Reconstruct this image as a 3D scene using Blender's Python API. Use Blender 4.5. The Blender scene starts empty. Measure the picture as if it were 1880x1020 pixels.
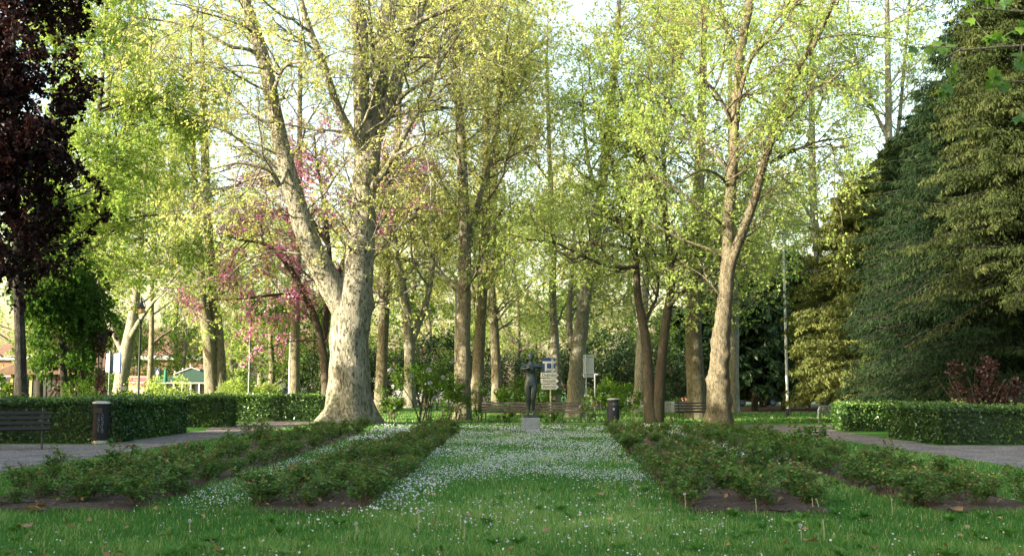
import bpy, bmesh, math, random
import numpy as np
from mathutils import Vector, Matrix

R = math.radians
scene = bpy.context.scene
COL = scene.collection

# ------------------------------------------------------------------ camera, sky, sun, exposure
FPX = 2000.0                       # focal length in pixels of the 1880 px wide photograph
PITCH = math.atan2(718 - 510, FPX)
EYE = 1.2
cd = bpy.data.cameras.new('camera')
cam = bpy.data.objects.new('camera', cd)
COL.objects.link(cam)
cd.sensor_width = 36.0
cd.lens = FPX / 1880 * 36.0
cd.clip_end = 3000
cam.location = (0, 0, EYE)
cam.rotation_euler = (math.pi / 2 + PITCH, 0, 0)
scene.camera = cam
cd.dof.use_dof = True
cd.dof.focus_distance = 30.0
cd.dof.aperture_fstop = 8.0

SUN_EL, SUN_AZ = 17.0, 208.0       # direction TOWARDS the sun: azimuth counted from +X counterclockwise
sdir = Vector((math.cos(R(SUN_EL)) * math.cos(R(SUN_AZ)), math.cos(R(SUN_EL)) * math.sin(R(SUN_AZ)), math.sin(R(SUN_EL))))
world = bpy.data.worlds.new('World')
scene.world = world
world.use_nodes = True
wn = world.node_tree.nodes
wl = world.node_tree.links
sky = wn.new('ShaderNodeTexSky')
sky.sky_type = 'NISHITA'
sky.sun_disc = False
sky.sun_elevation = R(SUN_EL)
sky.sun_rotation = math.atan2(sdir.x, sdir.y)
sky.air_density = 1.4
sky.dust_density = 3.5
sky.ozone_density = 0.6
wl.new(sky.outputs[0], wn['Background'].inputs[0])
wn['Background'].inputs[1].default_value = 0.15
sl = bpy.data.lights.new('sun', 'SUN')
sl.energy = 5.0
sl.angle = R(0.5)
sl.color = (1.0, 0.88, 0.68)
so = bpy.data.objects.new('sun', sl)
so.rotation_euler = (-sdir).to_track_quat('-Z', 'Y').to_euler()
so.location = sdir * 80
COL.objects.link(so)
scene.view_settings.view_transform = 'Standard'
scene.view_settings.look = 'None'
scene.view_settings.exposure = 2.05
scene.view_settings.gamma = 1.0
scene.cycles.max_bounces = 7
scene.cycles.diffuse_bounces = 4
scene.cycles.transmission_bounces = 4
scene.cycles.transparent_max_bounces = 8
scene.cycles.use_denoising = True
scene.cycles.caustics_reflective = False
scene.cycles.caustics_refractive = False

CP, SP = math.cos(PITCH), math.sin(PITCH)


def pix(px, py, Y):
    """world point at depth Y that the photograph shows at pixel (px, py)"""
    u, v = (px - 940) / FPX, (510 - py) / FPX
    d = np.array([u, CP - v * SP, SP + v * CP])
    return np.array([0, 0, EYE]) + d * (Y / d[1])


def gnd(px, py):
    u, v = (px - 940) / FPX, (510 - py) / FPX
    d = np.array([u, CP - v * SP, SP + v * CP])
    return np.array([0, 0, EYE]) + d * (-EYE / d[2])


# ------------------------------------------------------------------ materials
def new_mat(name):
    m = bpy.data.materials.new(name)
    m.use_nodes = True
    nt = m.node_tree
    nt.nodes.clear()
    out = nt.nodes.new('ShaderNodeOutputMaterial')
    return m, nt.nodes, nt.links, out


def ramp(N, stops):
    r = N.new('ShaderNodeValToRGB')
    el = r.color_ramp.elements
    while len(el) > 1:
        el.remove(el[-1])
    for i, (p, c) in enumerate(stops):
        e = el[0] if i == 0 else el.new(p)
        e.position = p
        e.color = (c[0], c[1], c[2], 1)
    return r


def mat_leaf(name, stops, trans=0.42, gloss=0.0, twarm=(1.15, 1.1, 0.6)):
    m, N, L, out = new_mat(name)
    a = N.new('ShaderNodeAttribute')
    a.attribute_name = 'tint'
    r = ramp(N, stops)
    L.new(a.outputs['Fac'], r.inputs[0])
    d = N.new('ShaderNodeBsdfDiffuse')
    t = N.new('ShaderNodeBsdfTranslucent')
    mul = N.new('ShaderNodeMix')
    mul.data_type = 'RGBA'
    mul.blend_type = 'MULTIPLY'
    mul.inputs[0].default_value = 1
    L.new(r.outputs[0], mul.inputs[6])
    mul.inputs[7].default_value = (*twarm, 1)
    L.new(r.outputs[0], d.inputs[0])
    L.new(mul.outputs[2], t.inputs[0])
    mx = N.new('ShaderNodeMixShader')
    mx.inputs[0].default_value = trans
    L.new(d.outputs[0], mx.inputs[1])
    L.new(t.outputs[0], mx.inputs[2])
    last = mx
    if gloss:
        g = N.new('ShaderNodeBsdfGlossy')
        g.inputs['Roughness'].default_value = 0.38
        g.inputs[0].default_value = (0.9, 0.95, 1, 1)
        m2 = N.new('ShaderNodeMixShader')
        m2.inputs[0].default_value = gloss
        L.new(mx.outputs[0], m2.inputs[1])
        L.new(g.outputs[0], m2.inputs[2])
        last = m2
    L.new(last.outputs[0], out.inputs[0])
    return m


def mat_plain(name, col, rough=0.6, metal=0.0, var=0.25, scale=6.0, bump=0.0, spec=0.4, col2=None):
    """painted or natural surface with some uneven colour, wear and roughness"""
    m, N, L, out = new_mat(name)
    b = N.new('ShaderNodeBsdfPrincipled')
    tc = N.new('ShaderNodeTexCoord')
    n = N.new('ShaderNodeTexNoise')
    n.inputs['Scale'].default_value = scale
    n.inputs['Detail'].default_value = 6
    n.inputs['Roughness'].default_value = 0.65
    L.new(tc.outputs['Object'], n.inputs['Vector'])
    c2 = col2 or tuple(c * (1 - var) for c in col)
    c3 = tuple(min(1, c * (1 + var * 0.6)) for c in col)
    r = ramp(N, [(0.3, c2), (0.52, col), (0.75, c3)])
    L.new(n.outputs['Fac'], r.inputs[0])
    L.new(r.outputs[0], b.inputs['Base Color'])
    b.inputs['Roughness'].default_value = rough
    b.inputs['Metallic'].default_value = metal
    b.inputs['Specular IOR Level'].default_value = spec
    if bump:
        bp = N.new('ShaderNodeBump')
        bp.inputs['Strength'].default_value = bump
        bp.inputs['Distance'].default_value = 0.02
        L.new(n.outputs['Fac'], bp.inputs['Height'])
        L.new(bp.outputs[0], b.inputs['Normal'])
    L.new(b.outputs[0], out.inputs[0])
    return m


def mat_bark_plane(name, base, olive, brown, cream, patch=3.0, moss=0.35):
    """flaking plane bark: patches of cream, olive and brown plates"""
    m, N, L, out = new_mat(name)
    b = N.new('ShaderNodeBsdfPrincipled')
    b.inputs['Roughness'].default_value = 0.85
    b.inputs['Specular IOR Level'].default_value = 0.2
    tc = N.new('ShaderNodeTexCoord')
    mp = N.new('ShaderNodeMapping')
    mp.inputs['Scale'].default_value = (1, 1, 0.34)
    L.new(tc.outputs['Object'], mp.inputs[0])

    def noise(scale, det=5, rough=0.6, dist=0.0):
        n = N.new('ShaderNodeTexNoise')
        n.inputs['Scale'].default_value = scale
        n.inputs['Detail'].default_value = det
        n.inputs['Roughness'].default_value = rough
        n.inputs['Distortion'].default_value = dist
        L.new(mp.outputs[0], n.inputs['Vector'])
        return n

    def mixc(fac, a, bcol):
        x = N.new('ShaderNodeMix')
        x.data_type = 'RGBA'
        L.new(fac, x.inputs[0])
        if isinstance(a, tuple):
            x.inputs[6].default_value = (*a, 1)
        else:
            L.new(a, x.inputs[6])
        x.inputs[7].default_value = (*bcol, 1)
        return x.outputs[2]

    def thr(n, a, bb):
        r = N.new('ShaderNodeMapRange')
        r.inputs[1].default_value = a
        r.inputs[2].default_value = bb
        L.new(n.outputs['Fac'], r.inputs[0])
        return r.outputs[0]
    n1, n2, n3, n4 = noise(patch, 6, 0.62, 0.6), noise(patch * 2.2, 6, 0.62, 0.8), noise(patch * 4.2, 6, 0.7, 0.4), noise(patch * 14, 4)
    c = mixc(thr(n1, 0.5, 0.56), base, cream)
    c = mixc(thr(n2, 0.52, 0.58), c, olive)
    c = mixc(thr(n3, 0.54, 0.575), c, brown)
    # moss and damp low on the trunk
    sx = N.new('ShaderNodeSeparateXYZ')
    L.new(tc.outputs['Object'], sx.inputs[0])
    mr = N.new('ShaderNodeMapRange')
    mr.inputs[1].default_value = 2.0
    mr.inputs[2].default_value = 0.0
    mr.inputs[3].default_value = 0.0
    mr.inputs[4].default_value = moss
    L.new(sx.outputs[2], mr.inputs[0])
    mm = N.new('ShaderNodeMath')
    mm.operation = 'MULTIPLY'
    L.new(mr.outputs[0], mm.inputs[0])
    L.new(thr(n2, 0.35, 0.6), mm.inputs[1])
    c = mixc(mm.outputs[0], c, (0.10, 0.115, 0.05))
    L.new(c, b.inputs['Base Color'])
    ad = N.new('ShaderNodeMath')
    ad.operation = 'ADD'
    L.new(n3.outputs['Fac'], ad.inputs[0])
    L.new(n4.outputs['Fac'], ad.inputs[1])
    bp = N.new('ShaderNodeBump')
    bp.inputs['Strength'].default_value = 0.8
    bp.inputs['Distance'].default_value = 0.06
    L.new(ad.outputs[0], bp.inputs['Height'])
    L.new(bp.outputs[0], b.inputs['Normal'])
    L.new(b.outputs[0], out.inputs[0])
    return m


def mat_ground(name, stops, scale, bump=0.5, dist=0.03, big=0.35, rough=0.95, fine=None):
    m, N, L, out = new_mat(name)
    b = N.new('ShaderNodeBsdfPrincipled')
    b.inputs['Roughness'].default_value = rough
    b.inputs['Specular IOR Level'].default_value = 0.15
    tc = N.new('ShaderNodeTexCoord')
    n1 = N.new('ShaderNodeTexNoise')
    n1.inputs['Scale'].default_value = scale
    n1.inputs['Detail'].default_value = 8
    n1.inputs['Roughness'].default_value = 0.75
    n2 = N.new('ShaderNodeTexNoise')
    n2.inputs['Scale'].default_value = big
    n2.inputs['Detail'].default_value = 4
    L.new(tc.outputs['Object'], n1.inputs['Vector'])
    L.new(tc.outputs['Object'], n2.inputs['Vector'])
    mx = N.new('ShaderNodeMath')
    mx.operation = 'MULTIPLY_ADD'
    L.new(n2.outputs['Fac'], mx.inputs[0])
    mx.inputs[1].default_value = 0.6
    L.new(n1.outputs['Fac'], mx.inputs[2])
    sb = N.new('ShaderNodeMath')
    sb.operation = 'SUBTRACT'
    L.new(mx.outputs[0], sb.inputs[0])
    sb.inputs[1].default_value = 0.3
    r = ramp(N, stops)
    L.new(sb.outputs[0], r.inputs[0])
    L.new(r.outputs[0], b.inputs['Base Color'])
    bp = N.new('ShaderNodeBump')
    bp.inputs['Strength'].default_value = bump
    bp.inputs['Distance'].default_value = dist
    L.new(n1.outputs['Fac'], bp.inputs['Height'])
    L.new(bp.outputs[0], b.inputs['Normal'])
    L.new(b.outputs[0], out.inputs[0])
    return m


def mat_gravel(name):
    m, N, L, out = new_mat(name)
    b = N.new('ShaderNodeBsdfPrincipled')
    b.inputs['Roughness'].default_value = 0.9
    b.inputs['Specular IOR Level'].default_value = 0.25
    tc = N.new('ShaderNodeTexCoord')
    v = N.new('ShaderNodeTexVoronoi')
    v.inputs['Scale'].default_value = 38
    n = N.new('ShaderNodeTexNoise')
    n.inputs['Scale'].default_value = 1.3
    n.inputs['Detail'].default_value = 6
    for t in (v, n):
        L.new(tc.outputs['Object'], t.inputs['Vector'])
    sep = N.new('ShaderNodeSeparateColor')
    L.new(v.outputs['Color'], sep.inputs[0])
    r = ramp(N, [(0.0, (0.06, 0.055, 0.055)), (0.5, (0.16, 0.145, 0.14)), (1.0, (0.34, 0.31, 0.29))])
    L.new(sep.outputs[0], r.inputs[0])
    x = N.new('ShaderNodeMix')
    x.data_type = 'RGBA'
    x.blend_type = 'MULTIPLY'
    x.inputs[0].default_value = 0.7
    r2 = ramp(N, [(0.35, (0.5, 0.48, 0.46)), (0.65, (1, 0.97, 0.95))])
    L.new(n.outputs['Fac'], r2.inputs[0])
    L.new(r.outputs[0], x.inputs[6])
    L.new(r2.outputs[0], x.inputs[7])
    L.new(x.outputs[2], b.inputs['Base Color'])
    bp = N.new('ShaderNodeBump')
    bp.inputs['Strength'].default_value = 0.9
    bp.inputs['Distance'].default_value = 0.015
    bp.invert = True
    L.new(v.outputs['Distance'], bp.inputs['Height'])
    L.new(bp.outputs[0], b.inputs['Normal'])
    L.new(b.outputs[0], out.inputs[0])
    return m


def mat_brick(name, c1, c2, mortar, scale=4.0, bw=0.5, rh=0.25, rough=0.85):
    m, N, L, out = new_mat(name)
    b = N.new('ShaderNodeBsdfPrincipled')
    b.inputs['Roughness'].default_value = rough
    tc = N.new('ShaderNodeTexCoord')
    sx = N.new('ShaderNodeSeparateXYZ')
    cx = N.new('ShaderNodeCombineXYZ')
    L.new(tc.outputs['Object'], sx.inputs[0])
    ad = N.new('ShaderNodeMath')
    ad.operation = 'ADD'
    L.new(sx.outputs[0], ad.inputs[0])
    L.new(sx.outputs[1], ad.inputs[1])
    L.new(ad.outputs[0], cx.inputs[0])
    L.new(sx.outputs[2], cx.inputs[1])
    t = N.new('ShaderNodeTexBrick')
    t.inputs['Scale'].default_value = scale
    t.inputs['Brick Width'].default_value = bw
    t.inputs['Row Height'].default_value = rh
    t.inputs['Color1'].default_value = (*c1, 1)
    t.inputs['Color2'].default_value = (*c2, 1)
    t.inputs['Mortar'].default_value = (*mortar, 1)
    L.new(cx.outputs[0], t.inputs['Vector'])
    L.new(t.outputs['Color'], b.inputs['Base Color'])
    bp = N.new('ShaderNodeBump')
    bp.inputs['Strength'].default_value = 0.5
    bp.inputs['Distance'].default_value = 0.02
    bp.invert = True
    L.new(t.outputs['Fac'], bp.inputs['Height'])
    L.new(bp.outputs[0], b.inputs['Normal'])
    L.new(b.outputs[0], out.inputs[0])
    return m


M = {}
M['leaf_plane'] = mat_leaf('spring_plane_leaf', [(0.0, (0.27, 0.34, 0.09)), (0.45, (0.46, 0.50, 0.18)), (0.8, (0.60, 0.59, 0.28)), (1.0, (0.52, 0.43, 0.25))], 0.55, 0, (1.1, 1.1, 0.75))
M['leaf_fresh'] = mat_leaf('fresh_green_leaf', [(0.0, (0.15, 0.26, 0.06)), (0.5, (0.31, 0.42, 0.115)), (1.0, (0.50, 0.55, 0.22))], 0.55, 0, (1.1, 1.1, 0.75))
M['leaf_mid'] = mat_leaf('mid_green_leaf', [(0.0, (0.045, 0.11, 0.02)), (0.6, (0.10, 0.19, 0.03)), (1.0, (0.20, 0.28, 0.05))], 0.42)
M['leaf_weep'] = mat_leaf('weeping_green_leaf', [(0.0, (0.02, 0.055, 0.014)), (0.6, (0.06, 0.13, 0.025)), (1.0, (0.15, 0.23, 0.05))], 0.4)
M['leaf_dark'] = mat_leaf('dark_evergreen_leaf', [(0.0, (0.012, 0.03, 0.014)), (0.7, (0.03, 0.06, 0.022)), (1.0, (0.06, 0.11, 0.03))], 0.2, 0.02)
M['leaf_beech'] = mat_leaf('purple_beech_leaf', [(0.0, (0.011, 0.006, 0.007)), (0.8, (0.024, 0.010, 0.010)), (1.0, (0.06, 0.025, 0.016))], 0.15, 0.01, (1.3, 0.8, 0.6))
M['leaf_redbush'] = mat_leaf('copper_red_leaf', [(0.0, (0.03, 0.015, 0.014)), (1.0, (0.10, 0.048, 0.038))], 0.25, 0.03, (1.3, 0.7, 0.5))
M['leaf_redbud'] = mat_leaf('pink_blossom', [(0.0, (0.58, 0.17, 0.38)), (0.6, (0.80, 0.38, 0.60)), (1.0, (0.86, 0.58, 0.72))], 0.4, 0, (1.1, 0.9, 1.0))
M['leaf_thuja'] = mat_leaf('cedar_spray', [(0.0, (0.045, 0.07, 0.02)), (0.5, (0.10, 0.135, 0.04)), (1.0, (0.19, 0.21, 0.07))], 0.3)
M['leaf_olive'] = mat_leaf('olive_cedar_spray', [(0.0, (0.022, 0.036, 0.013)), (0.6, (0.045, 0.063, 0.022)), (1.0, (0.10, 0.115, 0.042))], 0.25)
M['leaf_fir'] = mat_leaf('fir_spray', [(0.0, (0.009, 0.021, 0.011)), (0.6, (0.018, 0.037, 0.017)), (1.0, (0.045, 0.068, 0.026))], 0.2)  # dark fir green, lowered further to stand in for shade
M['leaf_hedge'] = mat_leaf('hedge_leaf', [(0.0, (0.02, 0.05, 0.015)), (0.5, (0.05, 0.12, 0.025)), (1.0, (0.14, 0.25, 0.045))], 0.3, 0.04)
M['leaf_rose'] = mat_leaf('rose_leaf', [(0.0, (0.025, 0.08, 0.018)), (0.45, (0.07, 0.17, 0.028)), (0.7, (0.15, 0.22, 0.045)), (0.8, (0.15, 0.10, 0.04)), (1.0, (0.24, 0.075, 0.045))], 0.35, 0.025)
M['grass'] = mat_leaf('grass_blade', [(0.0, (0.04, 0.13, 0.024)), (0.5, (0.088, 0.215, 0.042)), (0.9, (0.21, 0.34, 0.11)), (1.0, (0.36, 0.36, 0.15))], 0.4, 0.012, (1.0, 1.1, 0.6))
M['maple'] = mat_leaf('maple_leaf', [(0.0, (0.05, 0.14, 0.02)), (1.0, (0.16, 0.28, 0.03))], 0.5, 0.03)
M['white_petal'] = mat_leaf('white_petal', [(0.0, (0.42, 0.41, 0.48)), (1.0, (0.72, 0.72, 0.72))], 0.3, 0, (1, 1, 1))
M['dead_leaf'] = mat_leaf('dry_leaf', [(0.0, (0.16, 0.09, 0.045)), (1.0, (0.36, 0.25, 0.14))], 0.25)
M['bark_big'] = mat_bark_plane('mottled_plane_bark', (0.225, 0.215, 0.17), (0.12, 0.128, 0.09), (0.05, 0.045, 0.032), (0.33, 0.305, 0.245), 3.4, 0.6)
M['bark_mid'] = mat_bark_plane('grey_plane_bark', (0.184, 0.170, 0.122), (0.136, 0.133, 0.088), (0.078, 0.065, 0.044), (0.238, 0.218, 0.160), 4.0)
M['bark_burl'] = mat_bark_plane('knobbly_plane_bark', (0.15, 0.128, 0.085), (0.10, 0.092, 0.06), (0.052, 0.043, 0.029), (0.21, 0.18, 0.12), 5.0, 0.25)
M['bark_pale'] = mat_bark_plane('pale_far_bark', (0.245, 0.245, 0.190), (0.184, 0.190, 0.136), (0.116, 0.102, 0.075), (0.299, 0.292, 0.238), 4.5, 0.2)
M['bark_dark'] = mat_bark_plane('smooth_dark_bark', (0.085, 0.072, 0.055), (0.072, 0.068, 0.047), (0.047, 0.038, 0.030), (0.119, 0.102, 0.076), 5.0, 0.5)
M['bark_black'] = mat_bark_plane('dark_rough_bark', (0.03, 0.026, 0.022), (0.026, 0.026, 0.02), (0.014, 0.012, 0.011), (0.07, 0.066, 0.058), 6.0, 0.3)
M['lawn'] = mat_ground('lawn', [(0.15, (0.025, 0.075, 0.012)), (0.5, (0.045, 0.14, 0.02)), (0.85, (0.09, 0.21, 0.035))], 14, 0.8, 0.05)
M['soil'] = mat_ground('garden_soil', [(0.2, (0.035, 0.026, 0.02)), (0.5, (0.09, 0.068, 0.052)), (0.85, (0.19, 0.145, 0.11))], 26, 1.0, 0.05)
M['dirt'] = mat_ground('bare_earth', [(0.2, (0.06, 0.042, 0.03)), (0.8, (0.15, 0.105, 0.075))], 5, 0.6, 0.04)
M['asphalt'] = mat_ground('asphalt', [(0.2, (0.035, 0.035, 0.037)), (0.8, (0.075, 0.075, 0.078))], 40, 0.4, 0.01)
M['gravel'] = mat_gravel('gravel')


# ------------------------------------------------------------------ object helpers
def mk(name, V, tris=None, quads=None, mat=None, parent=None, tint=None, smooth=False, base=(0, 0, 0), mats=None, midx=None):
    """one mesh object from numpy arrays; V in world space, base = origin"""
    V = np.asarray(V, dtype=np.float32) - np.asarray(base, dtype=np.float32)
    me = bpy.data.meshes.new(name)
    nt = 0 if tris is None else len(tris)
    nq = 0 if quads is None else len(quads)
    loops = []
    if nt:
        loops.append(np.asarray(tris, dtype=np.int32).ravel())
    if nq:
        loops.append(np.asarray(quads, dtype=np.int32).ravel())
    loops = np.concatenate(loops)
    starts = np.concatenate([np.arange(nt) * 3, nt * 3 + np.arange(nq) * 4]).astype(np.int32)
    me.vertices.add(len(V))
    me.vertices.foreach_set('co', V.ravel())
    me.loops.add(len(loops))
    me.loops.foreach_set('vertex_index', loops)
    me.polygons.add(nt + nq)
    me.polygons.foreach_set('loop_start', starts)
    if smooth:
        me.polygons.foreach_set('use_smooth', np.ones(nt + nq, dtype=bool))
    for mm in (mats or [mat]):
        me.materials.append(mm)
    if midx is not None:
        me.polygons.foreach_set('material_index', np.asarray(midx, dtype=np.int32))
    if tint is not None:
        at = me.attributes.new('tint', 'FLOAT', 'POINT')
        at.data.foreach_set('value', np.asarray(tint, dtype=np.float32))
    me.update(calc_edges=True)
    o = bpy.data.objects.new(name, me)
    COL.objects.link(o)
    if parent is not None:
        o.parent = parent
    else:
        o.location = base
    return o


def tag(o, label=None, cat=None, group=None, kind=None):
    for k, v in (('label', label), ('category', cat), ('group', group), ('kind', kind)):
        if v:
            o[k] = v
    return o


def thing(name, label, cat, loc=(0, 0, 0), rz=0.0, group=None):
    o = bpy.data.objects.new(name, None)
    o.empty_display_size = 0.2
    COL.objects.link(o)
    o.location = loc
    o.rotation_euler = (0, 0, rz)
    return tag(o, label, cat, group)


def dup(root, loc, rz=0.0, label=None, group=None, scale=1.0):
    r = root.copy()
    COL.objects.link(r)
    r.location = loc
    r.rotation_euler = (0, 0, rz)
    r.scale = (scale,) * 3 if not isinstance(scale, tuple) else scale
    if label:
        r['label'] = label
    if group:
        r['group'] = group
    for ch in list(root.children):
        c = ch.copy()
        COL.objects.link(c)
        c.parent = r
        for g in list(ch.children):
            d = g.copy()
            COL.objects.link(d)
            d.parent = c
    return r


class PB:
    """collects boxes, tubes, lathes into one part mesh"""

    def __init__(s):
        s.v, s.f = [], []

    def add(s, vs, fs):
        o = len(s.v)
        s.v += [tuple(v) for v in vs]
        s.f += [tuple(i + o for i in f) for f in fs]
        return s

    def box(s, x0, x1, y0, y1, z0, z1, mtx=None, bev=0.0):
        bm = bmesh.new()
        bmesh.ops.create_cube(bm, size=1)
        for v in bm.verts:
            v.co = Vector((x0 + (v.co.x + .5) * (x1 - x0), y0 + (v.co.y + .5) * (y1 - y0), z0 + (v.co.z + .5) * (z1 - z0)))
        if bev:
            bmesh.ops.bevel(bm, geom=bm.edges[:], offset=bev, segments=1, affect='EDGES')
        bm.verts.index_update()
        vs = [(mtx @ v.co) if mtx else v.co.copy() for v in bm.verts]
        s.add(vs, [[v.index for v in f.verts] for f in bm.faces])
        bm.free()
        return s

    def lathe(s, prof, n=20, c=(0, 0), cap=True):
        vs, fs = [], []
        for r, z in prof:
            for i in range(n):
                a = 2 * math.pi * i / n
                vs.append((c[0] + r * math.cos(a), c[1] + r * math.sin(a), z))
        for k in range(len(prof) - 1):
            for i in range(n):
                j = (i + 1) % n
                fs.append((k * n + i, k * n + j, (k + 1) * n + j, (k + 1) * n + i))
        if cap:
            fs.append(tuple(reversed(range(n))))
            fs.append(tuple(range((len(prof) - 1) * n, len(prof) * n)))
        return s.add(vs, fs)

    def tube(s, pts, r, n=8, r2=None):
        pts = [Vector(p) for p in pts]
        k = len(pts)
        vs, fs = [], []
        ref = Vector((0, 0, 1))
        d0 = (pts[-1] - pts[0]).normalized()
        if abs(d0.z) > 0.9:
            ref = Vector((0, 1, 0.1)).normalized()
        for i, p in enumerate(pts):
            t = (pts[min(i + 1, k - 1)] - pts[max(i - 1, 0)]).normalized()
            u = t.cross(ref).normalized()
            w = t.cross(u)
            rr = r if r2 is None else r + (r2 - r) * i / (k - 1)
            for j in range(n):
                a = 2 * math.pi * j / n
                vs.append(p + (u * math.cos(a) + w * math.sin(a)) * rr)
        for i in range(k - 1):
            for j in range(n):
                q = (j + 1) % n
                fs.append((i * n + j, i * n + q, (i + 1) * n + q, (i + 1) * n + j))
        fs.append(tuple(reversed(range(n))))
        fs.append(tuple(range((k - 1) * n, k * n)))
        return s.add(vs, fs)

    def prism(s, poly, y0, y1):
        """polygon in xz, extruded from y0 to y1"""
        n = len(poly)
        vs = [(x, y0, z) for x, z in poly] + [(x, y1, z) for x, z in poly]
        fs = [tuple(range(n)), tuple(reversed(range(n, 2 * n)))]
        for i in range(n):
            j = (i + 1) % n
            fs.append((i, i + n, j + n, j))
        return s.add(vs, fs)

    def build(s, name, mat, parent=None, smooth=False):
        me = bpy.data.meshes.new(name)
        me.from_pydata(s.v, [], s.f)
        bm = bmesh.new()
        bm.from_mesh(me)
        bmesh.ops.recalc_face_normals(bm, faces=bm.faces[:])
        bm.to_mesh(me)
        bm.free()
        if smooth:
            me.polygons.foreach_set('use_smooth', np.ones(len(me.polygons), dtype=bool))
            try:
                me.set_sharp_from_angle(angle=R(40))
            except Exception:
                pass
        me.materials.append(mat)
        o = bpy.data.objects.new(name, me)
        COL.objects.link(o)
        if parent:
            o.parent = parent
        return o


def nrm(a):
    return a / np.maximum(np.linalg.norm(a, axis=-1, keepdims=True), 1e-9)


def resample(P, Rr, n):
    """Catmull-Rom through P, n points evenly spaced"""
    P = np.asarray(P, float)
    Rr = np.asarray(Rr, float)
    Q = np.vstack([2 * P[0] - P[1], P, 2 * P[-1] - P[-2]])
    out, rr = [], []
    for i in range(len(P) - 1):
        p0, p1, p2, p3 = Q[i], Q[i + 1], Q[i + 2], Q[i + 3]
        for t in np.linspace(0, 1, 12, endpoint=False):
            out.append(0.5 * ((2 * p1) + (-p0 + p2) * t + (2 * p0 - 5 * p1 + 4 * p2 - p3) * t * t + (-p0 + 3 * p1 - 3 * p2 + p3) * t ** 3))
            rr.append(Rr[i] + (Rr[i + 1] - Rr[i]) * t)
    out.append(P[-1])
    rr.append(Rr[-1])
    out, rr = np.array(out), np.array(rr)
    s = np.concatenate([[0], np.cumsum(np.linalg.norm(np.diff(out, axis=0), axis=1))])
    u = np.linspace(0, s[-1], n)
    return np.stack([np.interp(u, s, out[:, k]) for k in range(3)], 1), np.interp(u, s, rr), s[-1]


def tubes(P, Rr, m, mult=None):
    """batch of n tubes, k points, m sides -> V, quads"""
    n, k, _ = P.shape
    T = nrm(np.gradient(P, axis=1))
    ref = np.zeros((n, 1, 3))
    d0 = nrm(P[:, -1] - P[:, 0])
    ref[:, 0, 0] = np.where(np.abs(d0[:, 0]) < 0.75, 1, 0)
    ref[:, 0, 1] = np.where(np.abs(d0[:, 0]) < 0.75, 0, 1)
    U = nrm(np.cross(T, np.broadcast_to(ref, T.shape)))
    W = np.cross(T, U)
    a = np.arange(m) * 2 * math.pi / m
    rr = Rr[:, :, None] if mult is None else Rr[:, :, None] * mult
    V = P[:, :, None, :] + (U[:, :, None, :] * np.cos(a)[None, None, :, None] + W[:, :, None, :] * np.sin(a)[None, None, :, None]) * (rr[..., None] if rr.ndim == 3 else rr)
    i0 = (np.arange(n)[:, None, None] * k + np.arange(k - 1)[None, :, None]) * m
    j = np.arange(m)[None, None, :]
    j2 = (j + 1) % m
    F = np.stack([i0 + j, i0 + j2, i0 + m + j2, i0 + m + j], -1).reshape(-1, 4)
    return V.reshape(-1, 3), F


def along(rng, P, Rr, per, t0, t1):
    n, k, _ = P.shape
    t = (t0 + (t1 - t0) * rng.random((n, per))) * (k - 1)
    i = np.minimum(t.astype(int), k - 2)
    f = (t - i)[..., None]
    ii = np.arange(n)[:, None]
    O = P[ii, i] * (1 - f) + P[ii, i + 1] * f
    T = nrm(P[ii, i + 1] - P[ii, i])
    r = Rr[ii, i] * (1 - f[..., 0]) + Rr[ii, i + 1] * f[..., 0]
    return O.reshape(-1, 3), T.reshape(-1, 3), r.ravel(), (t / (k - 1)).ravel()


def spawn(rng, O, T, Rp, L, k, spread, up=0.0, curl=0.0, wander=0.18, out=None, outw=0.0, thin=0.013):
    n = len(O)
    a = rng.normal(size=(n, 3))
    if out is not None:
        a = nrm(a) + out * outw
    pr = nrm(a - T * np.sum(a * T, 1, keepdims=True))
    sp = spread + rng.normal(size=(n, 1)) * 0.2
    d = T * np.cos(sp) + pr * np.sin(sp)
    d[:, 2] += up
    d = nrm(d)
    P = np.zeros((n, k, 3))
    P[:, 0] = O
    st = (L / (k - 1))[:, None]
    for i in range(1, k):
        P[:, i] = P[:, i - 1] + d * st
        d = d + rng.normal(size=(n, 3)) * wander
        d[:, 2] += curl
        d = nrm(d)
    r0 = np.minimum(Rp * 0.65, L * thin + 0.003)
    Rr = r0[:, None] * np.linspace(1, 0.3, k)[None, :]
    return P, Rr


def leaf_faces(rng, C, D, L, width=0.36, fold=0.12, nup=0.5):
    n = len(C)
    Nn = rng.normal(size=(n, 3))
    Nn[:, 2] = np.abs(Nn[:, 2]) + nup
    D = nrm(D)
    S = nrm(np.cross(D, Nn))
    Nn = np.cross(S, D)
    L = L[:, None]
    V = np.empty((n, 4, 3))
    V[:, 0] = C
    V[:, 1] = C + D * L * 0.45 + S * L * width + Nn * L * fold
    V[:, 2] = C + D * L
    V[:, 3] = C + D * L * 0.45 - S * L * width + Nn * L * fold
    b = np.arange(n)[:, None] * 4
    F = np.concatenate([b + np.array([0, 2, 1]), b + np.array([0, 3, 2])])
    return V.reshape(-1, 3), F


def wavy(rng, k, m, amp, fs=3.0, ft=3):
    s = np.linspace(0, 1, k)[:, None]
    th = (np.arange(m) * 2 * math.pi / m)[None, :]
    z = np.zeros((k, m))
    for i in range(7):
        z += rng.normal() * np.cos(int(rng.integers(0, ft + 1)) * th + 2 * math.pi * s * fs * rng.uniform(0.4, 2.4) + rng.uniform(0, 6.28)) / 2.2
    return 1 + amp * z


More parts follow.
